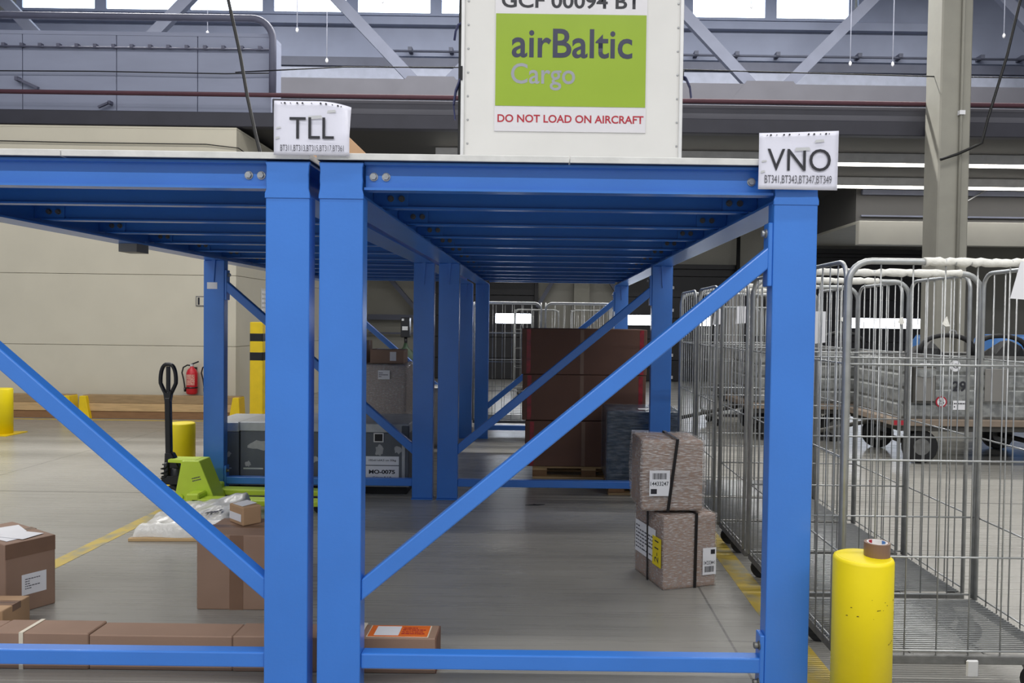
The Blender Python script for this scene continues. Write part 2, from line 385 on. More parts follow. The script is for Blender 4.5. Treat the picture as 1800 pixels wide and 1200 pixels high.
# mezzanine slab with its edge beam, and the room standing on it
mz = struct('mezzanine_floor', bxs(-16, 19.98, 11.86, 20.1, 4.46, 4.62), 'soffit')
obj('edge_beam', bxs(-16, 19.98, 11.70, 11.858, 4.40, 4.62), 'duct', mz, 0.01)
obj('kerb', bxs(-4.2, 19.98, 11.80, 11.95, 4.622, 4.86), 'kerb', mz, 0.01)
rm = structe('wall_mezzanine_room')
xs = [-16, -13.3, -11.6, -9.9, -8.17, -6.71, -5.45, -4.3]
for a, c in zip(xs, xs[1:]):
    obj('wall_panel', bxs(a + 0.006, c - 0.006, 12.05, 12.15, 4.625, 5.66), 'wallgrey2', rm, 0.004)
    obj('wall_panel', bxs(a + 0.006, c - 0.006, 12.05, 12.15, 5.666, 5.87), 'wallgrey2', rm, 0.004)
obj('side_panel', bxs(-4.4, -4.306, 12.152, 12.5, 4.625, 5.87), 'wallgrey2', rm)
obj('roof_panel', bxs(-16, -4.306, 12.05, 12.5, 5.872, 5.93), 'wallgrey2', rm)
# dropped bulkhead over the right-hand doors
bk = structe('trim_4')
obj('bulkhead_front', bxs(6.35, 19.98, 15.8, 15.9, 3.66, 4.46), 'soffit', bk)
obj('bulkhead_side', bxs(6.35, 6.45, 15.902, 20.1, 3.66, 4.46), 'soffit', bk)
obj('bulkhead_soffit', bxs(6.35, 19.98, 15.8, 20.1, 3.60, 3.658), 'column', bk)
obj('door_header', bxs(6.35, 19.98, 15.62, 15.798, 3.17, 3.655), 'wallbeige', bk, 0.01)
b = B(); box(b, 6.45, 19.98, 15.72, 15.8, 4.2, 4.3); box(b, 6.45, 19.98, 15.76, 15.8, 3.76, 3.79); obj('ledge', b, 'chord', bk)
for (xa, za, xb, zb) in [(7.9, 3.7, 8.05, 4.3), (7.9, 3.7, 8.9, 4.3)]:
    obj('tie_rod', cyl(B(), (xa, 15.62, za), (xb, 15.62, zb), 0.014, 6), 'zinc', bk)

# concrete column at the mezzanine edge
c_ = struct('column', bxs(5.69, 6.14, 11.2, 11.65, 0, CEIL_Z), 'column', bevel=0.02)
obj('conduit', cyl(B(), (5.98, 11.17, 0.8), (5.98, 11.17, CEIL_Z), 0.022, 8), 'column', c_)
obj('conduit_box', bxs(5.94, 6.02, 11.13, 11.195, 4.58, 4.64), 'paper', c_)
ring = obj('tie_down_ring', tube(B(), [(5.93 + 0.05 * math.cos(a), 11.15, 1.42 + 0.05 * math.sin(a)) for a in [2 * PI * i / 14 for i in range(14)]], 0.014, 6, True), 'zinc', c_)

# ---------------- roof girder in front of the far wall
g = thing('roof_girder', 'grey steel lattice girder spanning high across the hall below the clerestory windows', 'girder', (0, 18.5, 0))
obj('bottom_chord', bxs(-16, 19.98, -0.12, 0.12, 6.80, 7.24), 'kerb', g, 0.01)
obj('top_chord', bxs(-16, 19.98, -0.12, 0.12, 10.45, 10.75), 'chord', g, 0.01)
for k in range(-2, 4):
    xn = -2.78 + 8.05 * k
    if xn - 4 > 20 : break
    obj('gusset', prism(B(), [(-0.9, 6.85), (0.9, 6.85), (0.55, 7.3), (-0.55, 7.3)], (xn, -0.15, 0), X3, Z3, (0, 0.02, 0)), 'kerb', g)
    obj('diagonal', bar(B(), (xn - 0.25, -0.02, 7.05), (xn - 3.6, -0.02, 10.5), 0.26, 0.16, Y3), 'diag', g)
    obj('diagonal', bar(B(), (xn + 0.25, 0.02, 7.05), (xn + 3.6, 0.02, 10.5), 0.26, 0.16, Y3), 'diag', g)

# ---------------- pipes and conduits
tag(obj('sprinkler_pipe', cyl(B(), (-16, 11.66, 4.87), (19.98, 11.66, 4.87), 0.034, 12), 'redpipe'), 'dark red sprinkler pipe along the mezzanine edge', 'pipe')
pp = []
for i in range(9):
    a = PI / 2 * i / 8; pp.append((-4.55 + 0.32 * math.sin(a), 11.9, 5.78 + 0.32 * math.cos(a)))
tag(obj('dark_pipe', tube(B(), [(-16, 11.9, 6.1)] + pp + [(-4.23, 11.9, 4.95)], 0.055, 12), 'darkpipe'), 'thick dark pipe bending down around the mezzanine room corner', 'pipe')
cd = thing('cable_conduit', 'thin clipped conduit on the far wall under the clerestory', 'conduit', (0, 19.9, 8.42))
obj('pipe', cyl(B(), (-4, 0, 0), (19.9, 0, 0), 0.03, 6), 'chord', cd)
for i in range(22): obj('clip', bxs(-3.6 + i * 1.05, -3.5 + i * 1.05, -0.05, 0.22, 0.0, 0.1), 'chord', cd)
cd = thing('cable_conduit', 'thin clipped conduit across the grey mezzanine room wall', 'conduit', (0, 12.0, 5.664))
obj('pipe', cyl(B(), (-9.5, 0, 0), (-4.32, 0, 0), 0.014, 6), 'darkpipe', cd)
for i in range(18): obj('clip', bxs(-9.3 + i * 0.283, -9.25 + i * 0.283, -0.02, 0.05, 0.0, 0.05), 'darkpipe', cd)
tag(obj('wall_cable', tube(B(), [(-9.5, 11.98, 5.27), (-7, 11.98, 5.29), (-5, 11.98, 5.28), (-4.25, 11.98, 5.3)], 0.009, 6), 'cable'), 'thin dark cable stretched across the grey mezzanine room wall', 'cable')
tag(obj('wall_cable', tube(B(), [(-4.6, 11.4, 5.12), (-3, 11.4, 5.22), (-1, 11.4, 5.24), (2, 11.4, 5.25), (5.7, 11.4, 5.2), (9, 11.4, 5.2)], 0.009, 6), 'cable'), 'thin dark cable strung across the hall above the mezzanine edge', 'cable')
tag(obj('wall_cable', tube(B(), [(-9.5, 11.57, 4.12), (-7, 11.57, 4.1), (-5.1, 11.57, 4.1), (-4.62, 11.57, 4.05), (-4.62, 12.6, 4.0)], 0.008, 6), 'cable'), 'thin dark cable along the top of the beige wall', 'cable')
t = thing('wall_bracket', 'slanted grey bracket arm on the mezzanine room wall, upper left', 'bracket', (-8.2, 11.98, 5.1)); obj('arm', bar(B(), (0, 0, 0.06), (0.32, 0, -0.08), 0.04, 0.05, Y3), 'darkpipe', t); obj('end_cap', bxs(-0.03, 0.02, -0.03, 0.068, 0.03, 0.09), 'darkpipe', t)
t = thing('wall_bracket', 'short grey bracket arm low on the mezzanine room wall', 'bracket', (-6.95, 11.98, 4.74)); obj('arm', bar(B(), (0, 0, 0.0), (0.16, 0, 0.07), 0.03, 0.04, Y3), 'darkpipe', t); obj('end_cap', bxs(0.15, 0.19, -0.02, 0.068, 0.05, 0.1), 'darkpipe', t)
# black supply cables
tag(obj('supply_cable', tube(B(), [(-2.35, 5.05, CEIL_Z - 0.02), (-2.22, 5.0, 5.0), (-2.06, 4.95, 3.6), (-1.97, 4.95, 3.2), (-1.90, 4.9, 2.9), (-1.83, 4.85, 2.66), (-1.76, 4.8, 2.45), (-1.66, 4.7, 2.16)], 0.011, 8), 'cable'), 'black cable hanging down to the deck beside the three-letter sign over the twin posts', 'cable')
tag(obj('supply_cable', tube(B(), [(7.4, 11.05, CEIL_Z - 0.02), (6.72, 11.05, 6.2), (6.55, 11.05, 5.4), (6.3, 11.05, 4.5), (6.22, 11.05, 4.15), (6.16, 11.1, 4.12), (5.9, 11.1, 4.0), (5.66, 11.1, 3.92)], 0.02, 8), 'cable'), 'black cable running down to the concrete column on the right', 'cable')
wires = [(-8.0, 8.2), (-5.9, 8.3), (-5.2, 7.6), (-3.9, 9.0), (-1.7, 9.0), (4.75, 9.0), (7.1, 7.7), (8.1, 7.7), (10.7, 8.4)]
for i, (x, z) in enumerate(wires):
    t = thing('dropper_wire', ['first', 'second', 'third', 'fourth', 'fifth', 'sixth', 'seventh', 'eighth', 'ninth'][i] + ' thin pale wire from the left hanging from the roof before the far wall', 'wire', (x, 18.2, z), 0, 'thin wires hanging from the roof')
    obj('wire', cyl(B(), (0, 0, 0), (0, 0, CEIL_Z - z), 0.012, 5), 'wirethin', t)
    obj('hook', lathe(B(), [(0.01, -0.08), (0.035, -0.04), (0.035, 0.0), (0.012, 0.04)], 8), 'paper', t)

# ---------------- lamps
for i, (yy, pw, zz) in enumerate(HALL_ROWS):
    t = thing('hall_or_fill_lamp', ['long linear ceiling lamp behind the camera', 'long linear ceiling lamp over the near end of the racks', 'long linear ceiling lamp over the far end of the racks', 'added unseen fill lamp above the mezzanine, brightening the upper far wall'][i], 'lamp', (0, yy, zz + 0.03), 0)
    obj('lamp_body', bxs(-11, 11, -0.1, 0.1, 0.0, 0.08), 'lampbody', t)
    for x in range(-10, 11, 4): obj('suspension_rod', cyl(B(), (x, 0, 0.08), (x, 0, CEIL_Z - zz - 0.03), 0.008, 6), 'lampbody', t)
for i, (yy, pw) in enumerate(MEZZ_ROWS):
    t = thing('strip_lamp', ['bright linear strip lamp under the mezzanine, upper line right of the sheet signs', 'bright linear strip lamp under the mezzanine, lower line in front of the bulkhead'][i], 'lamp', (7.5, yy, 4.27), 0, 'strip lamps under the mezzanine')
    obj('lamp_body', bxs(-9.4, 9.4, -0.03, 0.03, 0.03, 0.19), 'lampbody', t)
    obj('lamp_tube', bxs(-9.4, 9.4, -0.022, 0.022, -0.02, 0.028), 'tube', t)

# ================================================================== THE STEEL RACKS
ROWS = [3.02, 6.42, 9.84]; PW = 0.172; PD = 0.08
ZB = 1.985; ZD = 2.12
def hexbolt(bm, c, ax, r=0.012, h=0.011):
    c = Vector(c); ax = Vector(ax).normalized()
    cyl(bm, c, c + ax * 0.003, r * 1.35, 14); cyl(bm, c + ax * 0.003, c + ax * h, r, 6)
    return bm
def make_rack(label, xl, xr, up):
    """xl..xr outside faces; up=+1 when the braces climb to the right"""
    t = thing('steel_rack', label, 'rack', (xl, ROWS[0], 0))
    W = xr - xl
    def lo(y): return y - ROWS[0]
    for ri, Y in enumerate(ROWS):
        y = lo(Y)
        for s in (0, 1):
            x0 = 0 if s == 0 else W - PW
            p = obj('post', bxs(x0, x0 + PW, y, y + PD, 0.012, ZB), 'blue', t, 0.005, 2)
            obj('base_plate', bxs(x0 - 0.004, x0 + PW + 0.004, y - 0.01, y + PD + 0.02, 0, 0.012), 'blue', p, 0.002)
            # stiffener behind the flange, seen as a short rib below the beam
            obj('rib', prism(B(), [(0, 0), (0.03, 0), (0.018, -0.18), (0.012, -0.18)], (x0 + PW * 0.42, y - 0.012 if ri else y + PD, ZB), X3, Z3, (0, 0.012, 0)), 'blue', p)
            # bolted side plate where the brace lands
            inner = x0 + PW if s == 0 else x0
            sg = 1 if s == 0 else -1
            lands_top = (s == 1) == (up > 0)
            if lands_top:
                q = obj('gusset_plate', bxs(min(inner, inner + sg * 0.018), max(inner, inner + sg * 0.018), y + 0.006, y + 0.074, 1.655, 1.905), 'blue', p, 0.003)
                b = B(); hexbolt(b, (inner + sg * 0.018, y + 0.04, 1.865), (sg, 0, 0), 0.014, 0.018); obj('bolt', b, 'zinc', p)
                q = obj('gusset_plate', bxs(min(inner, inner + sg * 0.018), max(inner, inner + sg * 0.018), y + 0.006, y + 0.074, 0.03, 0.265), 'blue', p, 0.003)
                b = B(); hexbolt(b, (inner + sg * 0.018, y + 0.02, 0.222), (sg, 0, 0), 0.013, 0.022); obj('bolt', b, 'zinc_dull', p); b = B(); hexbolt(b, (inner + sg * 0.018, y + 0.02, 0.072), (sg, 0, 0), 0.013, 0.022); obj('bolt', b, 'zinc_dull', p)
        # tie and diagonal brace
        obj('tie', bxs(PW, W - PW, y + 0.012, y + 0.072, 0.11, 0.172), 'blue', t, 0.006, 2)
        za, zb = 0.425, 1.78
        xa, xb = (PW, W - PW) if up > 0 else (W - PW, PW)
        dx = xb - xa; L = math.hypot(dx, zb - za); off = 0.066 / 2 / abs(dx) * L
        b = prism(B(), [(xa, za - off), (xb, zb - off), (xb, zb + off), (xa, za + off)], (0, y + 0.01, 0), X3, Z3, (0, 0.06, 0))
        obj('brace', b, 'blue', t, 0.006, 2)
    y1 = lo(ROWS[2] + PD)
    # side beams carried on the posts, along the whole rack
    for s in (0, 1):
        xc = PW / 2 if s == 0 else W - PW / 2
        bm = prism(B(), ipoly(0.160, ZD - ZB, 0.008, 0.010), (xc, 0.012, ZB), X3, Z3, (0, y1 - 0.012, 0))
        sb = obj('side_beam', bm, 'blue', t)
        # hand-cut, overpainted end plate on the front
        pl = []
        rnd = random.Random(int(xc * 100) + s)
        h = ZD - ZB + 0.004
        for i in range(9): pl.append((-PW / 2 + (0.003 if 1 < i < 8 else -0.002) + rnd.uniform(-0.001, 0.001), -0.012 + (h + 0.004) * i / 8))
        for i in range(9): pl.append((PW / 2 - (0.003 if 0 < i < 7 else -0.002) + rnd.uniform(-0.001, 0.001), -0.012 + (h + 0.004) * (8 - i) / 8))
        obj('end_plate', prism(B(), pl, (xc, -0.004, ZB), X3, Z3, (0, 0.014, 0)), 'blue', sb, 0.002)
    # front and rear cross beams with end bolts
    for k, y in enumerate((0.045, y1 - 0.06)):
        bm = prism(B(), ipoly(0.064, ZD + 0.001 - 2.012, 0.006, 0.010), (PW - 0.0, y, 2.012), Y3, Z3, (W - 2 * PW, 0, 0))
        fb = obj('front_beam' if k == 0 else 'rear_beam', bm, 'blue', t)
        if k == 0:
            for xx in (PW + 0.032, PW + 0.081, W - PW - 0.081, W - PW - 0.032):
                b = B(); hexbolt(b, (xx, y - 0.003, 2.068), (0, -1, 0), 0.0125, 0.013); obj('bolt', b, 'zinc', fb)
    # joists on fin plates, one object each
    x0, x1 = PW / 2 + 0.05, W - PW / 2 - 0.05
    jm = None
    for i in range(11):
        y = lo(3.575 + 0.6 * i)
        if jm is None:
            bm = prism(B(), ipoly(0.055, 0.098, 0.005, 0.008), (0, 0, 2.016), Y3, Z3, (x1 - x0, 0, 0))
            j = obj('joist', bm, 'blue', t, loc=(x0, y, 0)); jm = j.data
            pm = bm2 = None
            f1 = obj('fin_plate', bxs(-0.045, 0.115, -0.014, -0.0035, 2.026, 2.104), 'blue', j, 0.001)
            f2 = obj('fin_plate', bxs(x1 - x0 - 0.115, x1 - x0 + 0.045, -0.014, -0.0035, 2.026, 2.104), 'blue', j, 0.001)
            LL = x1 - x0
            parts = [f1, f2] + [obj('bolt', hexbolt(B(), (q, -0.014, 2.062), (0, -1, 0), 0.011, 0.016), 'zinc_dull', j) for q in (0.035, 0.085, LL - 0.035, LL - 0.085)]
        else:
            j = bpy.data.objects.new('joist', jm); COL.objects.link(j); j.parent = t; j.location = (x0, y, 0)
            for q in parts:
                c = bpy.data.objects.new(q.name.split('.')[0], q.data); COL.objects.link(c); c.parent = j
    # deck boards, two across
    nb = 6; L = y1 + 0.02
    for i in range(nb):
        for s in (0, 1):
            ya = -0.02 + L * i / nb; yb = -0.02 + L * (i + 1) / nb
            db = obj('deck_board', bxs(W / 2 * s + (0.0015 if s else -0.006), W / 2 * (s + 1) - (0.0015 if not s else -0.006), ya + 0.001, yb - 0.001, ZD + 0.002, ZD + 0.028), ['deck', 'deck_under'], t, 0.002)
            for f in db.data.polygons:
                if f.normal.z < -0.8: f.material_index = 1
    return t
rackL = make_rack('blue steel rack on the left, diagonal braces falling toward the twin posts', -2.85, -0.927, -1)
rackR = make_rack('blue steel rack on the right, diagonal braces climbing away from the twin posts', -0.889, 1.065, 1)
obj('paper_tag', bxs(0.03, 0.115, ROWS[1] - ROWS[0] - 0.002, ROWS[1] - ROWS[0] - 0.0005, 1.745, 1.80), 'paper', rackL)
obj('bracket', bxs(0.04, 0.16, 2.05, 2.2, 1.93, 1.984), 'greypanel', rackL)

# ---------------- route signs taped to the rack front
def route_sign(label, x0, x1, z0, z1, body, sub, curl, tr1, tr2):
    w_, h_ = x1 - x0, z1 - z0
    t = thing('route_sign', label, 'sign', (x0, 3.0, z0), 0, 'printed sheet signs on the rack fronts')
    nx, nz = 14, 12; bm = B(); g0 = []
    def dep(u, v): return curl * max(0, u - 0.6) ** 2 * max(0, v - 0.4) * 3
    def drop(u, v): return -0.018 * max(0, u - 0.55) ** 2 * 4 * v if curl else 0.012 * (u - 0.5) * v
    for yo in (0.0, 0.002):
        g0.append([[bm.verts.new((u / nx * w_, -0.012 + yo + dep(u / nx, v / nz) - 0.002 * math.sin(5 * u / nx + 3 * v / nz), v / nz * h_ + drop(u / nx, v / nz))) for u in range(nx + 1)] for v in range(nz + 1)])
    for g, fl_ in zip(g0, (False, True)):
        for v in range(nz):
            for u in range(nx):
                q = [g[v][u], g[v][u + 1], g[v + 1][u + 1], g[v + 1][u]]
                f = bm.faces.new(q[::-1] if fl_ else q); f.smooth = True
    def rim(a, b):
        for i in range(len(a) - 1): bm.faces.new((a[i], b[i], b[i + 1], a[i + 1]))
    A, Bk = g0
    rim(A[0], Bk[0]); rim(A[-1], Bk[-1]); rim([r[0] for r in A], [r[0] for r in Bk]); rim([r[-1] for r in A], [r[-1] for r in Bk])
    obj('sheet', bm, 'pocket', t)
    text('lettering', body, 'ink', t, (tr1[0] * w_, -0.0158, tr1[1] * h_), X3, Z3, tr1[2] * w_, tr1[3] * h_, 0.0)
    text('small_lettering', sub, 'ink_soft', t, (tr2[0] * w_, -0.0158, tr2[1] * h_), X3, Z3, tr2[2] * w_, tr2[3] * h_, 0.0)
    b = B()
    for u in (0.1, 0.145, 0.22, 0.31, 0.38, 0.5, 0.62, 0.69, 0.77, 0.84, 0.88):
        r = 0.0035 if u in (0.145, 0.31, 0.38, 0.62, 0.69, 0.84) else 0.0018
        y = -0.0145 + dep(u, 0.95) - 0.002; z = h_ * 0.955 + drop(u, 0.95)
        cyl(b, (u * w_, y, z), (u * w_, y + 0.003, z), r, 8)
    obj('punched_holes', b, 'ink', t)
    for (u, v, a, c) in ((0.02, 0.28, 0.06, 0.012), (0.03, 0.47, 0.07, 0.01), (0.45, 0.66, 0.2, 0.016), (0.7, 0.8, 0.12, 0.014)):
        b = prism(B(), [(0, 0), (a * w_, 0.004), (a * w_ * 0.9, c), (0.003, c * 0.8)], (u * w_, -0.0165 + dep(u + a, v), v * h_ + drop(u + a, v)), X3, Z3, (0, 0.0008, 0))
        obj('clear_tape', b, 'silver', t)
    return t
route_sign('white sheet sign reading TLL standing over the twin posts', -1.056, -0.765, 2.135, 2.343, 'TLL', 'BT311,BT313,BT315,BT317,BT361', 0.10, (0.21, 0.30, 0.59, 0.395), (0.09, 0.055, 0.84, 0.13))
route_sign('white sheet sign reading VNO on the right-hand rack post', 0.820, 1.127, 2.028, 2.25, 'VNO', 'BT341,BT343,BT347,BT349', 0.0, (0.105, 0.32, 0.80, 0.385), (0.075, 0.085, 0.845, 0.16))

# ---------------- cargo container standing on the right deck
t = thing('cargo_container', 'white cargo container with green and white poster standing on the rack deck', 'container', (-0.495, 4.4, ZD + 0.028))
CW, CH, CD = 1.262, 1.55, 1.5
obj('body', bxs(0.012, CW - 0.012, 0.01, CD, 0.0, CH), 'contwhite', t, 0.006)
b = B(); box(b, 0.0, 0.02, -0.004, 0.03, 0, CH); box(b, CW - 0.02, CW, -0.004, 0.03, 0, CH); box(b, 0.02, CW - 0.02, -0.004, 0.01, CH - 0.03, CH)
obj('edge_trim', b, 'contframe', t, 0.002)
b = B(); box(b, -0.018, -0.001, 0.03, 0.09, 0, CH); obj('door_seal', b, 'rubber', t)
for s, xx in ((0, 0.04), (1, CW - 0.03)):
    for i in range(11):
        obj('rivet', lathe(B(), [(0.006, 0), (0.006, 0.002), (0.003, 0.004)], 8), 'zinc', t, loc=(xx, 0.009, 0.1 + 0.134 * i)).rotation_euler = (PI / 2, 0, 0)
ox = 0.192; PWD = 0.862
po = obj('poster', bxs(ox, ox + PWD, 0.004, 0.0095, 0.44, 1.22), 'posterwhite', t)
obj('green_field', bxs(ox + 0.004, ox + PWD - 0.004, 0.0015, 0.0035, 0.583, 1.102), 'green', po)
text('logo_lettering', 'airBaltic', 'logo', po, (ox + 0.095, 0.001, 0.855), X3, Z3, 0.685, 0.165, 0.014)
text('logo_lettering', 'Cargo', 'logogrey', po, (ox + 0.092, 0.001, 0.672), X3, Z3, 0.365, 0.152, 0.01)
text('warning_lettering', 'DO NOT LOAD ON AIRCRAFT', 'redink', po, (ox + 0.018, 0.0035, 0.490), X3, Z3, 0.832, 0.045, 0.02)
text('number_lettering', 'GCF 00094 BT', 'ink', po, (ox + 0.035, 0.0035, 1.135), X3, Z3, 0.79, 0.085, 0.02)
tube_pts = [(CW + 0.004, 0.02, 0.76), (CW + 0.02, 0.01, 0.75), (CW + 0.04, 0.0, 0.70), (CW + 0.048, 0.0, 0.64)]
b = B(); 
for a_, c_2 in zip(tube_pts, tube_pts[1:]): bar(b, a_, c_2, 0.028, 0.006, (1, 0, 0.3))
obj('webbing_strap', b, 'navy', t)
obj('buckle', bxs(CW + 0.0005, CW + 0.008, 0.01, 0.04, 0.75, 0.80), 'black', t, 0.002)
b = B()
for a_, c_2 in zip([(-0.006, 0.02, 0.73), (-0.03, 0.01, 0.66), (-0.04, 0.0, 0.58), (-0.034, 0.01, 0.53)], [(-0.03, 0.01, 0.66), (-0.04, 0.0, 0.58), (-0.034, 0.01, 0.53), (-0.032, 0.01, 0.50)]): bar(b, a_, c_2, 0.03, 0.008, (1, 0, 0.3))
obj('webbing_strap', b, 'navy', t)
b = B(); tube(b, [(-0.002, 0.02, 1.05), (-0.02, 0.015, 1.04), (-0.034, 0.01, 1.0), (-0.04, 0.01, 0.95)], 0.007, 6); obj('webbing_strap', b, 'navy', t)
obj('buckle', bxs(0.0005, 0.010, -0.012, -0.0045, 0.72, 0.80), 'black', t, 0.002)

# plywood panel leaning on the deck behind the sheet sign
t = tag(obj('plywood_panel', prism(B(), [(-0.25, 0), (0.155, 0), (-0.03, 0.175), (-0.25, 0.175)], (0, 0, 0), X3, Z3, (0, 0.03, 0)), 'card_tan', None, 0.002, loc=(-0.86, 3.25, ZD + 0.028)), 'tan plywood panel with slanted end behind the sheet sign over the twin posts', 'panel')

# ================================================================== CARTONS AND LOADS NEAR THE RACKS
def carton(name, label, cat, loc, rz, w_, d, h, m='card', tape='tape', group=None, flap=True):
    t = thing(name, label, cat, loc, rz, group)
    obj('body', bxs(0, w_, 0, d, 0, h), m, t, 0.006, 2)
    if flap:
        tp = obj('packing_tape', bxs(-0.0008, w_ + 0.0008, d / 2 - 0.03, d / 2 + 0.03, h * 0.80, h + 0.0009), tape, t)
        obj('flap_gap', bxs(0.004, w_ - 0.004, d / 2 - 0.002, d / 2 + 0.002, h - 0.002, h + 0.0012), 'ink', tp)
    return t

# long flat carton behind the front ties
t = thing('long_carton', 'very long flat cardboard carton lying on the floor behind the front ties', 'carton', (-2.86, 3.235, 0))
LW, LD, LH = 2.415, 0.14, 0.152
def seg_box(x0, x1, dz): return bxs(x0, x1, 0, LD, 0, LH + dz)
for i, (a, c, dz) in enumerate([(0, 0.52, 0.0), (0.52, 0.94, 0.003), (0.94, 1.55, -0.003), (1.55, LW, 0.0)]):
    obj('sleeve', bxs(a + 0.0015, c - 0.0015, 0 - (0.002 if i % 2 else 0), LD + (0.002 if i % 2 else 0), 0, LH + dz), 'card', t, 0.004)
b = B(); box(b, LW - 0.004, LW + 0.002, 0.001, LD - 0.001, 0.001, LH - 0.001); obj('end_flap', b, 'card_dark', t)
for xx in (0.655, 2.085):
    b = B(); box(b, xx - 0.009, xx + 0.009, -0.005, -0.003, 0, LH + 0.004); box(b, xx - 0.009, xx + 0.009, -0.005, LD + 0.005, LH + 0.004, LH + 0.006); box(b, xx - 0.009, xx + 0.009, LD + 0.003, LD + 0.005, 0, LH + 0.004)
    obj('binding_strap', b, 'white_strap', t)
lb = obj('shipping_label', bxs(2.12, 2.375, 0.012, 0.128, LH + 0.0008, LH + 0.0022), 'orange', t)
obj('label_border', bxs(2.115, 2.38, 0.008, 0.132, LH + 0.0001, LH + 0.0008), 'white_strap', lb)
obj('address_field', bxs(2.145, 2.25, 0.022, 0.118, LH + 0.0022, LH + 0.0028), 'paper', lb)
lines('print', 'redink', lb, (2.26, 0.03, LH + 0.0015), X3, Y3, 0.1, 0.08, 4, 5)

# carton left edge, turned
t = carton('cardboard_carton', 'brown cardboard carton with white address label and papers on top at the left edge', 'carton', (-2.665, 3.79, 0), math.radians(58), 0.235, 0.46, 0.362, 'card', 'tape')
obj('dark_tape', bxs(0.002, 0.234, -0.0012, 0.0, 0.285, 0.36), 'tape', t)
lb = sheet('address_label', 'paper', t, (0.075, -0.0005, 0.085), X3, Z3, 0.115, 0.105)
lines('print', 'ink_soft', lb, (0.09, -0.0006, 0.11), X3, Z3, 0.07, 0.06, 5, 3)
for i, (a, c, r) in enumerate([(0.03, 0.05, 0.1), (0.06, 0.2, -0.2), (0.09, 0.02, 0.3)]):
    o = obj('paper_sheet', bxs(0, 0.12, 0, 0.17, 0, 0.0006), 'paper', t, loc=(a, c, 0.364 + 0.0012 * i)); o.rotation_euler = (0, 0, r)

t = carton('cardboard_carton', 'low tan carton with white label cut off by the left edge', 'carton', (-2.9, 3.46, 0), 0.03, 0.445, 0.2, 0.155, 'card_tan', 'tape')
sheet('address_label', 'paper', t, (0.30, -0.0005, 0.03), X3, Z3, 0.125, 0.09)

# carton behind the left twin post with a small one on top
t = carton('cardboard_carton', 'large brown cardboard carton behind the left twin post', 'carton', (-1.775, 3.925, 0), 0.0, 0.47, 0.34, 0.388, 'card', 'tape')
obj('side_tape', bxs(0.17, 0.24, -0.0012, 0.0, 0.0, 0.386), 'tape', t)
obj('red_mark', bxs(0.02, 0.06, 0.04, 0.1, 0.3885, 0.3895), 'red', t)
t = carton('small_carton', 'small tan box with white labels on top of the large brown carton', 'box', (-1.60, 4.085, 0.3895), math.radians(48), 0.105, 0.155, 0.1, 'card_tan', 'card_tan', flap=False)
sheet('white_label', 'paper', t, (-0.0005, 0.15, 0.02), (0, -1, 0), Z3, 0.13, 0.04)
o = obj('paper_sheet', bxs(0, 0.085, 0, 0.1, 0, 0.001), 'paper', t, loc=(0.012, 0.03, 0.1005)); o.rotation_euler = (0, -0.06, 0.05)

# white polybag parcel on a wooden board
bd = tag(obj('wooden_board', bxs(-0.32, 0.36, 0, 0.62, 0, 0.022), 'wood', None, 0.003, loc=(-2.45, 5.12, 0)), 'pale wooden board on the floor under the white bag', 'board')
bd.rotation_euler = (0, 0, 0.04)
t = thing('polybag_parcel', 'crumpled white plastic bag lying on the wooden board', 'bag', (-2.45, 5.13, 0.023), 0.04)
nx, ny = 40, 30; bm = B(); rnd = random.Random(4); gv = []
def bag_h(u, v):
    e = min(u, 1 - u, v, 1 - v); s = min(1, e / 0.06)
    base = 0.07 + 0.03 * u + 0.08 * v * (0.2 + u)
    wr = 0.004 * math.sin(43 * u - 19 * v) * math.sin(11 * v) + 0.006 * math.sin(9 * u + 14 * v) + 0.004 * math.sin(21 * v - 7 * u + 2) + 0.003 * math.sin(27 * u + 13 * v)
    return max(0.004, base * math.sqrt(s) + wr * s)
for j in range(ny + 1):
    row = []
    for i in range(nx + 1):
        u, v = i / nx, j / ny
        cx = -0.31 + 0.62 * u; cy = 0.01 + 0.58 * v
        cx *= 1 - 0.03 * math.sin(7 * v); cy += 0.012 * math.sin(9 * u)
        row.append(bm.verts.new((cx, cy, bag_h(u, v))))
    gv.append(row)
for j in range(ny):
    for i in range(nx): bm.faces.new((gv[j][i], gv[j][i + 1], gv[j + 1][i + 1], gv[j + 1][i])).smooth = True
rimv = gv[0] + [r[-1] for r in gv[1:]] + gv[-1][-2::-1] + [r[0] for r in gv[-2:0:-1]]
lowv = [bm.verts.new((v.co.x, v.co.y, 0)) for v in rimv]
for i in range(len(rimv)):
    k = (i + 1) % len(rimv); bm.faces.new((lowv[i], lowv[k], rimv[k], rimv[i]))
bm.faces.new(lowv[::-1])
obj('bag', bm, 'bag', t)
b = B(); 
for k in range(5): 
    x = 0.10 + 0.026 * k; z = bag_h((x + 0.31) / 0.62, 0.36) + 0.012
    box(b, x, x + 0.016, 0.2 - 0.006 * k, 0.25 - 0.006 * k, z, z + 0.001)
obj('barcode', b, 'ink_soft', t)

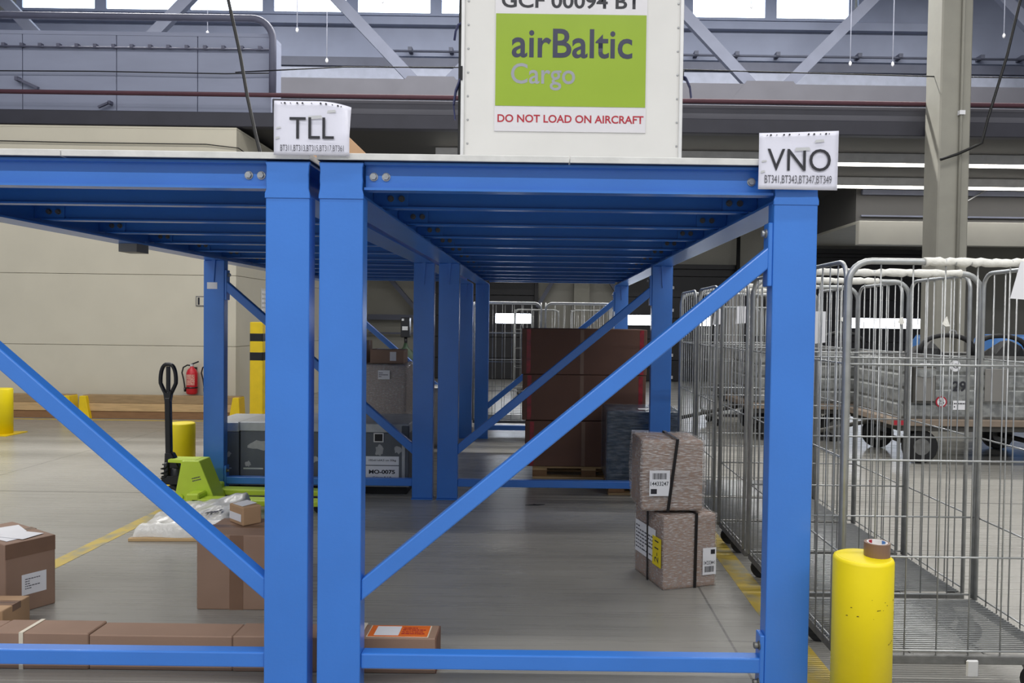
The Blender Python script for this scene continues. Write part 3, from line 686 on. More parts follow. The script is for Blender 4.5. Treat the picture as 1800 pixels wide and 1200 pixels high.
# the pair of shrink-wrapped boxes by the cages
def crumple_shell(w_, d, h, n, amp, seed, bulge=0.0):
    """closed box surface, subdivided and rumpled"""
    bm = B(); bmesh.ops.create_cube(bm, size=1)
    bmesh.ops.subdivide_edges(bm, edges=bm.edges[:], cuts=n, use_grid_fill=True)
    rnd = random.Random(seed); ph = [rnd.uniform(0, 6) for _ in range(6)]
    for v in bm.verts:
        p = v.co.copy(); q = Vector(((p.x + 0.5) * w_, (p.y + 0.5) * d, (p.z + 0.5) * h))
        r = amp * (math.sin(26 * q.z + 5 * q.x + ph[0]) + 0.7 * math.sin(41 * q.z - 9 * q.y + ph[1]) + 0.5 * math.sin(23 * q.x + 17 * q.y + ph[2]) + 0.5 * rnd.uniform(-1, 1))
        dirv = Vector((p.x, p.y, p.z * 0.5)); dirv.normalize()
        bul = bulge * math.cos(PI * p.z) * (1 if abs(p.x) > 0.49 or abs(p.y) > 0.49 else 0)
        if p.z < -0.49: q = Vector((q.x, q.y, max(0.001, q.z)))
        else: q = q + dirv * (abs(r) + bul)
        v.co = q
    for f in bm.faces: f.smooth = True
    return bm
def strap_loop(parent, x, w_, d, h, slant=0.0, m='strap', name='strap'):
    b = B(); e = 0.006; t_ = 0.009
    P = [(x - slant, -e, 0), (x + slant, -e, h + e), (x + slant, d + e, h + e), (x - slant, d + e, 0)]
    for a, c in zip(P, P[1:]):
        a = Vector(a); c = Vector(c); u = Vector((t_, 0, 0)); nrm = (c - a).cross(u).normalized() * 0.0025
        prism(b, [(0, 0), (1, 0), (1, 1), (0, 1)], a - u, u * 2, nrm, c - a)
    return obj(name, b, m, parent)
t = thing('wrapped_box', 'lower of two shrink-wrapped boxes, with yellow label and black straps, near the cages', 'box', (0.684, 4.29, 0), math.radians(17))
obj('carton', bxs(0.004, 0.331, 0.004, 0.396, 0, 0.416), 'card', t, 0.006, 2)
obj('stretch_film', crumple_shell(0.335, 0.40, 0.42, 14, 0.0012, 3, 0.0), 'film', t)
strap_loop(t, 0.2, 0.335, 0.4, 0.42, 0.002)
b = B()
for a, c in zip([(-0.008, 0.19, 0.002), (-0.008, 0.20, 0.43), (0.343, 0.20, 0.43), (0.343, 0.19, 0.002)], [(-0.008, 0.20, 0.43), (0.343, 0.20, 0.43), (0.343, 0.19, 0.002)]):
    a = Vector(a); c = Vector(c); u = Vector((0, 0.009, 0)); nrm = (c - a).cross(u).normalized() * 0.0025
    prism(b, [(0, 0), (1, 0), (1, 1), (0, 1)], a - u, u * 2, nrm, c - a)
obj('strap', b, 'strap', t)
LX, LU = -0.0065, (0, -1, 0)
s = sheet('document_sheet', 'paper', t, (LX, 0.37, 0.13), LU, Z3, 0.28, 0.19); lines('print', 'ink_soft', s, (LX - 0.0005, 0.36, 0.15), LU, Z3, 0.25, 0.15, 7, 8)
s = sheet('yellow_label', 'yellow_label', t, (LX - 0.0012, 0.125, 0.12), LU, Z3, 0.11, 0.165)
text('lettering', '2-11', 'ink', s, (LX - 0.003, 0.045, 0.14), Z3, Y3, 0.125, 0.05, 0.0)
s = sheet('barcode_label', 'paper', t, (0.245, -0.0065, 0.07), X3, Z3, 0.085, 0.155)
barcode('barcode', 'ink', s, (0.256, -0.0075, 0.085), X3, Z3, 0.06, 0.034)
text('number', '14433241', 'ink', s, (0.322, -0.0075, 0.150), (-1, 0, 0), (0, 0, -1), 0.07, 0.022, 0.01)
obj('dark_square', bxs(0.295, 0.322, -0.0086, -0.0078, 0.188, 0.214), 'ink', s)

t = thing('wrapped_box', 'upper of two shrink-wrapped boxes, tilted black strap, near the cages', 'box', (0.562, 4.345, 0.436), math.radians(4))
obj('carton', bxs(0.004, 0.356, 0.004, 0.336, 0, 0.40), 'card', t, 0.01, 2)
obj('stretch_film', crumple_shell(0.36, 0.34, 0.405, 16, 0.0018, 9, 0.012), 'film_strong', t)
strap_loop(t, 0.175, 0.36, 0.34, 0.408, 0.025).location = (0, -0.014, 0)
s = sheet('barcode_label', 'paper', t, (0.042, -0.0175, 0.09), X3, Z3, 0.117, 0.145)
barcode('barcode', 'ink', s, (0.06, -0.0182, 0.185), X3, Z3, 0.08, 0.035)
text('number', '14433247', 'ink', s, (0.048, -0.0187, 0.148), X3, Z3, 0.104, 0.024, 0.01)
obj('dark_square', bxs(0.05, 0.085, -0.0197, -0.0189, 0.102, 0.13), 'ink', s)

# ---------------- pallets
def pallet(label, loc, w_=1.2, d=0.8, rz=0, group='wooden pallets under the racks'):
    t = thing('wooden_pallet', label, 'pallet', loc, rz, group)
    nb = 5
    for i in range(nb):
        y = (d - 0.11) * i / (nb - 1); obj('top_board', bxs(0, w_, y, y + 0.11, 0.102, 0.122), 'wood', t, 0.002)
    for x in (0, w_ / 2 - 0.07, w_ - 0.14):
        obj('cross_board', bxs(x, x + 0.14, 0, d, 0.082, 0.1015), 'wood', t, 0.002)
        for y in (0, d / 2 - 0.05, d - 0.1): obj('block', bxs(x, x + 0.14, y, y + 0.1, 0.0205, 0.0815), 'wood_dark', t, 0.002)
    for y in (0, d / 2 - 0.05, d - 0.1): obj('bottom_board', bxs(0, w_, y, y + 0.1, 0, 0.02), 'wood', t, 0.002)
    return t
pallet('pale wooden pallet under the three dark brown cartons', (-0.10, 7.36, 0), 1.08, 0.8)
for i, (z, x0, wd, nm) in enumerate([(0.124, -0.175, 1.16, 'bottom'), (0.567, -0.205, 1.18, 'middle'), (1.007, -0.215, 1.195, 'top')]):
    t = thing('large_carton', nm + ' one of three stacked dark brown cartons with red tape at the edges', 'carton', (x0, 7.33, z), 0, 'stacked dark brown cartons on the pallet')
    obj('body', bxs(0, wd, 0, 0.8, 0, 0.437), 'card_dark', t, 0.008, 2)
    b = B(); box(b, 0.045, 0.085, -0.0015, 0.0, 0.006, 0.43); obj('red_tape', b, 'redtape', t)
    b = B(); box(b, wd - 0.07, wd - 0.03, -0.0015, 0.0, 0.006, 0.43); obj('red_tape', b, 'redtape', t)
    obj('seam_tape', bxs(wd / 2 - 0.04, wd / 2 - 0.005, -0.0015, 0.0, 0.006, 0.43), 'tape', t)
pallet('small wooden pallet under the dark blue wrapped box', (0.575, 6.68, 0), 0.6, 0.55)
t = thing('blue_wrapped_box', 'dark blue box in glossy stretch film with a fragile label beside the brown cartons', 'box', (0.545, 6.66, 0.123))
obj('box', bxs(0.008, 0.652, 0.008, 0.572, 0, 0.615), 'bluefoil', t, 0.01, 2)
obj('stretch_film', crumple_shell(0.66, 0.58, 0.622, 14, 0.002, 5, 0.0), film('film_thin', (200, 210, 220), 0.12, 8, (1, 1, 4), 1.0), t)
s = sheet('fragile_label', 'paper', t, (0.222, -0.012, 0.345), X3, Z3, 0.17, 0.112)
b = B(); lathe(b, [(0.012, 0), (0.005, 0.02), (0.005, 0.03), (0.014, 0.05), (0.012, 0.06)], 8, (0, 0, 0)); o = obj('pictogram', b, 'redink', s, loc=(0.262, -0.0135, 0.36)); o.scale = (1, 0.05, 1)
lines('print', 'ink', s, (0.31, -0.0135, 0.36), X3, Z3, 0.07, 0.085, 3, 4); lines('print', 'ink', s, (0.235, -0.0135, 0.43), X3, Z3, 0.05, 0.018, 1, 2)
obj('white_label', bxs(0.29, 0.42, 0.06, 0.14, 0.6265, 0.628), 'paper', t)

# ---------------- grey transport cases
def case(label, x0, wd, h, d, loc_y, lab):
    t = thing('transport_case', label, 'case', (x0, loc_y, 0), 0, 'grey transport cases behind the left rack')
    obj('pallet_base', bxs(0.02, wd - 0.02, 0.02, d - 0.02, 0, 0.065), 'rubber', t)
    obj('body', bxs(0, wd, 0, d, 0.066, h - 0.085), 'case', t, 0.006)
    obj('lid', bxs(-0.004, wd + 0.004, -0.004, d + 0.004, h - 0.084, h), 'caselid', t, 0.008)
    obj('bottom_rail', bxs(-0.004, wd + 0.004, -0.006, 0.01, 0.066, 0.10), 'caselid', t, 0.003)
    b = B(); box(b, 0.03, min(0.2, wd - 0.03), -0.003, 0.0, 0.205, 0.217)
    if wd > 0.6: box(b, 0.03 + 0.25, 0.30 + 0.2, -0.003, 0.0, 0.205, 0.217)
    obj('reflective_strip', b, 'silver', t)
    return t
def scuff(t, x, z, a, c, seed):
    rnd = random.Random(seed); n_ = 14
    pl = [(a * math.cos(2 * PI * i / n_) * rnd.uniform(0.55, 1.1), c * math.sin(2 * PI * i / n_) * rnd.uniform(0.5, 1.1)) for i in range(n_)]
    obj('scuff', prism(B(), pl, (x, -0.0015, z), X3, Z3, (0, 0.0014, 0)), 'casescuff', t)
t = case('small grey transport case behind the rack post, dark scuffed side', -2.885, 0.262, 0.61, 0.6, 6.6, False); scuff(t, 0.17, 0.33, 0.035, 0.03, 1)
t = case('long grey transport case with aluminium lid and white number labels behind the left rack', -2.612, 1.455, 0.615, 0.7, 6.6, True)
for x, z, a, c, sd in [(0.16, 0.41, 0.1, 0.055, 2), (0.07, 0.25, 0.03, 0.03, 3), (0.3, 0.29, 0.03, 0.05, 4), (1.04, 0.4, 0.03, 0.06, 6), (1.2, 0.38, 0.045, 0.07, 7), (1.36, 0.39, 0.05, 0.04, 8), (0.62, 0.3, 0.08, 0.04, 9)]: scuff(t, x, z, a, c, sd)
lt = obj('latch', bxs(1.15, 1.24, -0.008, 0.0, 0.45, 0.535), 'silver', t, 0.01); obj('latch_plate', bxs(1.162, 1.228, -0.012, -0.008, 0.462, 0.523), 'black', lt, 0.004)
obj('corner_fitting', bxs(1.39, 1.457, -0.01, 0.06, 0.44, 0.60), 'case', t, 0.008)
obj('edge_profile', bxs(1.395, 1.425, -0.008, 0.0, 0.10, 0.43), 'caselid', t, 0.003)
s = sheet('size_label', 'paper', t, (1.085, -0.0015, 0.255), X3, Z3, 0.285, 0.075); text('lettering', '100x61x64,5 cm 50kg', 'ink', s, (1.11, -0.003, 0.283), X3, Z3, 0.235, 0.022, 0.01)
s = sheet('number_label', 'paper', t, (1.085, -0.0015, 0.125), X3, Z3, 0.285, 0.122); text('lettering', 'MO-0075', 'ink', s, (1.112, -0.003, 0.178), X3, Z3, 0.225, 0.036, 0.035)
text('lettering', 'Gripen E 1:8', 'ink', s, (1.145, -0.003, 0.138), X3, Z3, 0.16, 0.018, 0.03)

# shrink-wrapped pallet load behind the cases, boxes on top
pallet('wooden pallet under the grey shrink-wrapped load', (-2.4, 8.45, 0), 0.9, 0.8)
t = thing('wrapped_load', 'grey shrink-wrapped pallet load with yellow label behind the transport cases', 'pallet load', (-2.38, 8.47, 0.1225))
obj('cartons', bxs(0.01, 0.85, 0.01, 0.75, 0, 0.885), mat('pale_carton', (166, 152, 146), 0.7), t, 0.01)
obj('stretch_film', crumple_shell(0.86, 0.76, 0.895, 18, 0.0035, 12, 0.0), 'film_strong', t)
sheet('yellow_label', 'yellow_label', t, (0.60, -0.014, 0.24), X3, Z3, 0.11, 0.1); sheet('red_label', 'red', t, (0.37, -0.014, 0.22), X3, Z3, 0.09, 0.1)
s = sheet('paper_label', 'paper', t, (0.55, -0.014, 0.73), X3, Z3, 0.13, 0.1); lines('print', 'ink_soft', s, (0.56, -0.015, 0.75), X3, Z3, 0.1, 0.06, 3, 2)
t = carton('cardboard_box', 'brown cardboard box with white label on the shrink-wrapped load', 'box', (-1.94, 8.55, 1.023), 0, 0.37, 0.28, 0.155, 'card', 'tape'); sheet('white_label', 'paper', t, (0.22, -0.0005, 0.03), X3, Z3, 0.07, 0.1)
o = obj('paper_sheet', bxs(0, 0.15, 0, 0.1, 0, 0.002), 'paper', t, loc=(0.06, 0.06, 0.157))
t = carton('cardboard_box', 'taller cardboard box on the shrink-wrapped load, half hidden by the twin post', 'box', (-2.25, 8.56, 1.023), 0, 0.27, 0.28, 0.25, 'card', 'tape')
t = thing('wrapped_bundle', 'low pale wrapped bundle behind the second left post', 'bundle', (-1.45, 9.15, 0))
obj('bundle', bxs(0.01, 0.36, 0.01, 0.5, 0, 0.6), 'greypanel', t, 0.02); obj('stretch_film', crumple_shell(0.37, 0.51, 0.70, 8, 0.006, 31, 0), 'bag', t)

# ---------------- pallet truck
t = thing('pallet_truck', 'lime green hand pallet truck with upright black handle', 'pallet truck', (-2.92, 6.155, 0))
def hx(x): return x
b = prism(B(), [(0.0, 0.05), (0.33, 0.05), (0.20, 0.37), (0.06, 0.37)], (0, -0.1, 0), X3, Z3, (0, 0.2, 0)); 
hs = obj('housing', b, 'lime', t, 0.006, 2)
obj('housing_bolt', cyl(B(), (0.06, -0.101, 0.085), (0.06, -0.112, 0.085), 0.018, 12), 'lime', hs)
obj('top_arm', prism(B(), [(-0.06, 0.35), (0.16, 0.34), (0.16, 0.372), (-0.06, 0.375)], (0, -0.075, 0), X3, Z3, (0, 0.15, 0)), 'lime', hs, 0.004)
lines('scribble', 'ink_soft', hs, (0.15, -0.0998, 0.2), (1, 0, 0.25), (-0.25, 0, 1), 0.07, 0.04, 2, 6)
for y in (-0.24, 0.12):
    f = obj('fork', prism(B(), [(0.2, 0.05), (1.3, 0.05), (1.38, 0.04), (1.38, 0.055), (1.3, 0.09), (0.2, 0.10)], (0, y, 0), X3, Z3, (0, 0.13, 0)), 'lime', t, 0.008, 2)
    obj('load_roller', cyl(B(), (1.18, y + 0.02, 0.036), (1.18, y + 0.11, 0.036), 0.036, 16), 'rubber', f)
obj('fork_bridge', bxs(0.16, 0.26, -0.24, 0.25, 0.06, 0.14), 'lime', t, 0.01)
for y in (-0.085, 0.045):
    wv = obj('steering_wheel', cyl(B(), (-0.035, y, 0.082), (-0.035, y + 0.04, 0.082), 0.082, 28), 'rubber', t, 0.006)
    obj('rim', cyl(B(), (-0.035, y - 0.001, 0.082), (-0.035, y + 0.0, 0.082), 0.06, 24), 'silver', wv)
    b = B()
    for k in range(5):
        a = 2 * PI * k / 5 + 0.5; prism(b, [(0.018 * math.cos(a - 0.6), 0.018 * math.sin(a - 0.6)), (0.055 * math.cos(a - 0.22), 0.055 * math.sin(a - 0.22)), (0.055 * math.cos(a + 0.22), 0.055 * math.sin(a + 0.22)), (0.018 * math.cos(a + 0.6), 0.018 * math.sin(a + 0.6))], (-0.035, y - 0.003, 0.082), X3, Z3, (0, 0.002, 0))
    obj('rim_cutout', b, 'case', wv)
    obj('hub', cyl(B(), (-0.035, y - 0.01, 0.082), (-0.035, y, 0.082), 0.02, 14), 'black', wv)
b = B(); cyl(b, (-0.02, 0, 0.10), (-0.02, 0, 0.30), 0.055, 16); box(b, -0.12, 0.05, -0.06, 0.06, 0.17, 0.24); cyl(b, (-0.09, -0.03, 0.17), (-0.09, -0.03, 0.34), 0.022, 10)
pu = obj('hydraulic_pump', b, 'black', t, 0.004)
sp = [(-0.10 + 0.022 * math.cos(a), -0.05 + 0.022 * math.sin(a), 0.2 + 0.012 * a / 2) for a in [0.5 * i for i in range(44)]]
obj('coil_spring', tube(B(), sp, 0.006, 5), 'rubber', pu)
obj('tiller_foot', prism(B(), [(-0.115, 0.30), (0.03, 0.26), (-0.02, 0.36), (-0.05, 0.42), (-0.11, 0.42)], (0, -0.03, 0), X3, Z3, (0, 0.06, 0)), 'black', t, 0.008)
obj('tiller_pin', cyl(B(), (-0.095, -0.045, 0.33), (-0.095, 0.045, 0.33), 0.012, 10), 'silver', t)
obj('tiller', bar(B(), (-0.085, 0, 0.40), (-0.093, 0, 0.86), 0.045, 0.045, Y3), 'black', t, 0.008, 2)
pts = [(-0.093 + 0.062 * math.sin(a) * (1 - 0.22 * (math.cos(a) < 0) * -math.cos(a)), 0, 1.005 + 0.125 * math.cos(a)) for a in [2 * PI * i / 28 for i in range(28)]]
pts = [(-0.093 + math.copysign(1, math.sin(a)) * abs(math.sin(a)) ** 0.7 * (0.062 if math.cos(a) > -0.2 else 0.062 - 0.035 * (-math.cos(a) - 0.2) / 0.8), 0, 1.0 + 0.128 * math.cos(a)) for a in [2 * PI * i / 32 for i in range(32)]]
hd = obj('handle_loop', tube(B(), pts, 0.016, 8, True), 'black', t)
obj('handle_neck', prism(B(), [(-0.022, 0.82), (0.022, 0.82), (0.04, 0.93), (0.0, 0.90), (-0.04, 0.93)], (-0.093, -0.02, 0), X3, Z3, (0, 0.04, 0)), 'black', hd, 0.006)
obj('release_lever', bar(B(), (-0.093, 0, 0.9), (-0.093, 0, 1.11), 0.03, 0.02, Y3), 'black', hd, 0.004)

b = prism(B(), [(-0.07, -0.01), (-0.01, 0.012), (0.0, 0.03), (0.02, 0.01), (0.09, 0.02), (0.03, -0.012)], (0, 0, 0), X3, Y3, (0, 0, 0.004))
tag(obj('plastic_scrap', b, 'rubber', loc=(-0.07, 6.28, 0.0005)), 'torn scrap of black plastic on the floor between the racks', 'scrap')

# ================================================================== BOLLARDS, WALL FIXTURES
def bollard(label, loc, r, h, seed):
    t = thing('yellow_bollard', label, 'bollard', loc, 0)
    obj('tube', lathe(B(), [(r, 0), (r, h - 0.012), (r - 0.003, h - 0.004), (r - 0.012, h)], 36), 'yellow_bollard', t)
    obj('cap', lathe(B(), [(r - 0.014, h - 0.001), (r - 0.014, h + 0.001)], 32), 'yellow_bollard', t)
    return t
t = bollard('near yellow bollard with a tape roll on its top, in front of the cages', (1.195, 2.83, 0), 0.107, 0.65, 1)
obj('foot_ring', lathe(B(), [(0.13, 0), (0.13, 0.012)], 28), 'yellow_bollard', t)
rnd = random.Random(3)
for i in range(26):
    a = rnd.uniform(-2.6, -0.5) if i < 16 else rnd.uniform(-0.42, -0.28)
    z = rnd.choice([0.49, 0.5, 0.36, 0.37, 0.48]) + rnd.uniform(-0.03, 0.03) if i < 16 else rnd.uniform(0.1, 0.5)
    s_ = rnd.uniform(0.0015, 0.005); hh = s_ * (0.5 if i < 16 else 3)
    P = [Vector((0.1078 * math.cos(a + q), 0.1078 * math.sin(a + q), z + w_)) for q, w_ in ((-s_ / 0.107, -hh), (s_ / 0.107, -hh * 0.4), (s_ * 0.6 / 0.107, hh), (-s_ * 0.7 / 0.107, hh * 0.6))]
    b = B(); b.faces.new([b.verts.new(p) for p in P]); obj('paint_chip', b, 'chip', t)
t = thing('tape_roll', 'brown packing tape roll lying on the near yellow bollard', 'tape roll', (1.247, 2.835, 0.651))
prof = [(0.046, 0), (0.046, 0.05), (0.036, 0.05), (0.036, 0)]
b = B(); sg_ = 28; R_ = [[b.verts.new((r * math.cos(2 * PI * k / sg_), r * math.sin(2 * PI * k / sg_), z)) for k in range(sg_)] for r, z in prof]
for i in range(4):
    for k in range(sg_): b.faces.new((R_[i][k], R_[i][(k + 1) % sg_], R_[(i + 1) % 4][(k + 1) % sg_], R_[(i + 1) % 4][k])).smooth = False
obj('tape', b, 'tape', t)
b = B(); R_ = [[b.verts.new((r * math.cos(2 * PI * k / sg_), r * math.sin(2 * PI * k / sg_), z)) for k in range(sg_)] for r, z in [(0.0358, 0.0), (0.0358, 0.051), (0.033, 0.051), (0.033, 0.0)]]
for i in range(4):
    for k in range(sg_): b.faces.new((R_[i][k], R_[i][(k + 1) % sg_], R_[(i + 1) % 4][(k + 1) % sg_], R_[(i + 1) % 4][k]))
obj('core', b, 'paper', t)
for k in range(4):
    a = 0.4 + k * PI / 2; obj('core_print', bxs(-0.008, 0.008, 0.0318, 0.0328, 0.02, 0.0505), 'bluecover' if k % 2 else 'redink', t).rotation_euler = (0, 0, a)
t = bollard('short yellow bollard at the left edge before the beige wall', (-6.86, 9.7, 0), 0.13, 0.58, 2); obj('foot_plate', bxs(-0.2, 0.2, -0.2, 0.2, 0, 0.012), 'yellow', t)
t = bollard('short yellow bollard right behind the green pallet truck', (-3.28, 6.95, 0), 0.115, 0.55, 3); obj('foot_plate', bxs(-0.17, 0.17, -0.17, 0.17, 0, 0.012), 'yellow', t)
def guard_post(label, loc):
    t = thing('guard_post', label, 'post', loc, 0, 'yellow guard posts with black bands')
    obj('tube', bxs(-0.095, 0.095, -0.095, 0.095, 0.012, 1.455), 'yellow', t, 0.012, 2)
    obj('base_plate', bxs(-0.17, 0.17, -0.17, 0.17, 0, 0.0118), 'yellow', t)
    for z0, z1 in ((1.165, 1.295), (0.885, 1.02)): obj('black_band', bxs(-0.0965, 0.0965, -0.0965, 0.0965, z0, z1), 'black', t, 0.012, 2)
    for s in (-1, 1): obj('foot_rib', prism(B(), [(s * 0.096, 0.012), (s * 0.155, 0.012), (s * 0.096, 0.2)], (0, -0.012, 0), X3, Z3, (0, 0.024, 0)), 'yellow', t)
    return t
guard_post('yellow guard post with two black bands beside the beige wall corner', (-4.205, 11.3, 0))
guard_post('yellow guard post with black bands far off by the dock doors, seen through the cages', (4.6, 18.7, 0))

def bumper(label, x0, x1):
    t = thing('wooden_bumper_rail', label, 'bumper rail', (x0, 11.38, 0), 0, 'wooden bumper rails along the beige wall')
    for z0, z1, m in ((0.0, 0.108, 'wood_dark'), (0.11, 0.225, 'wood'), (0.227, 0.345, 'wood_mid')):
        obj('beam', bxs(0.03, x1 - x0 - 0.03, -0.06 if z0 == 0.11 else -0.05, 0.1, z0, z1), m, t, 0.004)
    for s, x in ((1, 0.0), (-1, x1 - x0)):
        obj('end_support', prism(B(), [(x, 0), (x + s * 0.17, 0), (x + s * 0.11, 0.335), (x + s * 0.02, 0.335)], (0, -0.12, 0), X3, Z3, (0, 0.22, 0)), 'yellow', t, 0.006)
    return t
bumper('wooden bumper rail with yellow ends at the left edge of the beige wall', -9.6, -6.95)
bumper('wooden bumper rail with yellow ends below the fire extinguisher', -6.84, -4.46)
def extinguisher(label, x):
    t = thing('fire_extinguisher', label, 'fire extinguisher', (x, 11.49, 0.36), 0, 'fire extinguishers on the beige wall')
    bd_ = obj('cylinder', lathe(B(), [(0.06, 0), (0.08, 0.02), (0.08, 0.32), (0.06, 0.37), (0.025, 0.40), (0.025, 0.42)], 20), 'red', t)
    obj('valve', bxs(-0.02, 0.02, -0.025, 0.025, 0.415, 0.45), 'silver', t, 0.004)
    obj('lever', bar(B(), (-0.01, 0, 0.445), (0.1, 0, 0.49), 0.02, 0.012, Y3), 'black', t)
    obj('hose', tube(B(), [(-0.02, 0, 0.43), (-0.07, 0, 0.435), (-0.13, 0, 0.40), (-0.15, 0, 0.32), (-0.12, -0.01, 0.22), (-0.1, -0.02, 0.12), (-0.095, -0.02, 0.08)], 0.011, 8), 'rubber', t)
    obj('nozzle', cyl(B(), (-0.096, -0.02, 0.1), (-0.094, -0.02, 0.04), 0.016, 10), 'black', t)
    b = B(); P = [(0.081 * math.cos(a), 0.081 * math.sin(a)) for a in [-PI / 2 - 0.9 + 1.8 * i / 8 for i in range(9)]]
    for (p, q) in zip(P, P[1:]): b.faces.new([b.verts.new(v) for v in ((p[0], p[1], 0.14), (q[0], q[1], 0.14), (q[0], q[1], 0.3), (p[0], p[1], 0.3))])
    obj('instruction_label', b, mat('extinguisher_label_' + str(int(-x * 100)), (214, 170, 150), 0.5, 0, 0, 60, rgb2=(190, 50, 60), thr=(0.48, 0.56), stretch=(1, 1, 3)), t)
    obj('band', lathe(B(), [(0.0815, 0.09), (0.0815, 0.11)], 20), 'black', t)
    obj('wall_bracket', bxs(-0.03, 0.03, 0.08, 0.109, 0.15, 0.4), 'black', t)
    return t
extinguisher('red fire extinguisher on the beige wall left of the blue post', -5.27)
extinguisher('fire extinguisher mostly hidden behind the blue post, only its hose showing', -4.98)
t = thing('wall_sign', 'small black-edged pictogram sign on the beige wall beside the blue post', 'sign', (-5.26, 11.592, 1.68))
obj('plate', bxs(0, 0.16, -0.004, 0.0075, 0, 0.15), 'ink_soft', t); obj('face', bxs(0.012, 0.148, -0.006, -0.0042, 0.012, 0.138), 'beige', t); obj('pictogram', bxs(0.03, 0.06, -0.0075, -0.0062, 0.02, 0.13), 'ink', t)
# made-up white slats standing in for a bright strip on the block's side wall
t = thing('stand_in_slats', 'made-up pale slatted panel on the side of the beige block', 'grille', (-4.655, 12.6, 1.45))
obj('frame', bxs(0, 0.012, 0, 1.6, 0, 0.55), 'contwhite', t)
for i in range(7): obj('slat', bxs(0.012, 0.03, 0.03, 1.57, 0.03 + 0.073 * i, 0.075 + 0.073 * i), 'paper', t)
# green machine by the far wall
t = thing('bench_drill', 'dark green machine with black upright box near the far wall', 'machine', (-2.53, 14.0, 0))
obj('base', bxs(-0.25, 0.25, -0.2, 0.2, 0, 0.06), 'dgreen', t, 0.02); obj('cabinet', bxs(-0.2, 0.2, -0.16, 0.16, 0.06, 0.74), 'dgreen', t, 0.02)
obj('hood', lathe(B(), [(0.24, 0.74), (0.23, 0.82), (0.15, 0.93), (0.05, 1.02), (0.03, 1.1)], 20), 'dgreen', t)
obj('column', cyl(B(), (0, 0, 1.0), (0, 0, 1.25), 0.03, 12), 'black', t)
hd = obj('head', bxs(-0.08, 0.08, -0.08, 0.08, 1.2, 1.56), 'black', t, 0.01); obj('silver_plate', bxs(-0.05, 0.05, -0.088, -0.081, 1.33, 1.4), 'silver', hd); obj('indicator', bxs(-0.06, -0.02, -0.088, -0.081, 1.5, 1.54), 'silver', hd)

# ================================================================== ROLL CAGES
CGW, CGD, CGH, CGZ = 0.90, 0.655, 1.775, 0.185
def arch(P0, U, w_, z0, z1, r, n_=7):
    P0 = Vector(P0); U = Vector(U); pts = [P0 + Vector((0, 0, z0))]
    for i in range(n_): a = PI / 2 * i / (n_ - 1); pts.append(P0 + U * (r - r * math.cos(a)) + Vector((0, 0, z1 - r + r * math.sin(a))))
    for i in range(n_): a = PI / 2 * i / (n_ - 1); pts.append(P0 + U * (w_ - r + r * math.sin(a)) + Vector((0, 0, z1 - r + r * math.cos(a))))
    pts.append(P0 + U * w_ + Vector((0, 0, z0))); return pts
def panel(t, name, P0, U, w_, step, r=0.09, wr=0.0032, top=CGH, tr=0.0135):
    P0 = Vector(P0); U = Vector(U)
    p = obj(name, tube(B(), arch(P0, U, w_, CGZ, top - 0.013, r), tr, 10), 'steel', t)
    b = B(); n_ = int(round((w_) / step)); s = w_ / n_
    for i in range(1, n_):
        q = P0 + U * (s * i); cyl(b, q + Vector((0, 0, CGZ)), q + Vector((0, 0, top - 0.014)), wr, 5)
    Nn = U.cross(Vector((0, 0, 1))) * 0.006
    for z in (CGZ + 0.02, 0.583, 0.97, 1.352):
        cyl(b, P0 + Nn + Vector((0, 0, z)), P0 + Nn + U * w_ + Vector((0, 0, z)), 0.0042, 5)
    obj('wire_grid', b, 'steel', p)
    return p
def make_cage(label, group, front=True):
    t = thing('roll_cage', label, 'roll cage', (0, 0, 0), 0, group)
    b = B()
    for y in (0.012, CGD - 0.012): bar(b, (0, y, CGZ - 0.02), (CGW, y, CGZ - 0.02), 0.024, 0.036)
    for x in (0.012, CGW - 0.012): bar(b, (x, 0.024, CGZ - 0.02), (x, CGD - 0.024, CGZ - 0.02), 0.024, 0.036)
    fr = obj('base_frame', b, 'zinc_dull', t, 0.004)
    b = B(); n_ = 30
    for i in range(1, n_): y = 0.02 + (CGD - 0.04) * i / n_; cyl(b, (0.01, y, CGZ + 0.002), (CGW - 0.01, y, CGZ + 0.002), 0.0034, 5)
    obj('base_grid', b, 'steel', fr)
    b = B()
    for x in (0.3, 0.6): cyl(b, (x, 0.01, CGZ - 0.006), (x, CGD - 0.01, CGZ - 0.006), 0.005, 5)
    obj('base_crossbar', b, 'zinc_dull', fr)
    if front: panel(t, 'front_panel', (0, 0.0, 0), X3, CGW, 0.129)
    panel(t, 'rear_panel', (0, CGD, 0), X3, CGW, 0.129)
    panel(t, 'side_panel', (0.0, 0.022, 0), Y3, CGD - 0.044, 0.085, 0.07, tr=0.0095); panel(t, 'side_panel', (CGW, 0.022, 0), Y3, CGD - 0.044, 0.085, 0.07, tr=0.0095)
    for x in (0.09, CGW - 0.09):
        for y in (0.08, CGD - 0.08):
            c = obj('castor', prism(B(), [(-0.035, 0.142), (0.035, 0.142), (0.05, 0.05), (0.02, 0.045)], (x, y - 0.025, 0), X3, Z3, (0, 0.05, 0)), 'zinc_dull', t, 0.004)
            obj('wheel', cyl(B(), (x + 0.03, y - 0.015, 0.055), (x + 0.03, y + 0.015, 0.055), 0.055, 18), 'rubber', c)
    return t
GR = 'roll cages in the row right of the racks'
CX0 = 1.205
cage = make_cage('nearest wire roll cage of the row, paper sheet at its top right', GR); cage.location = (CX0, 3.055, 0)
cages = [cage]
open_cage = make_cage('second wire roll cage of the row, counted from the near bollard', GR, False)
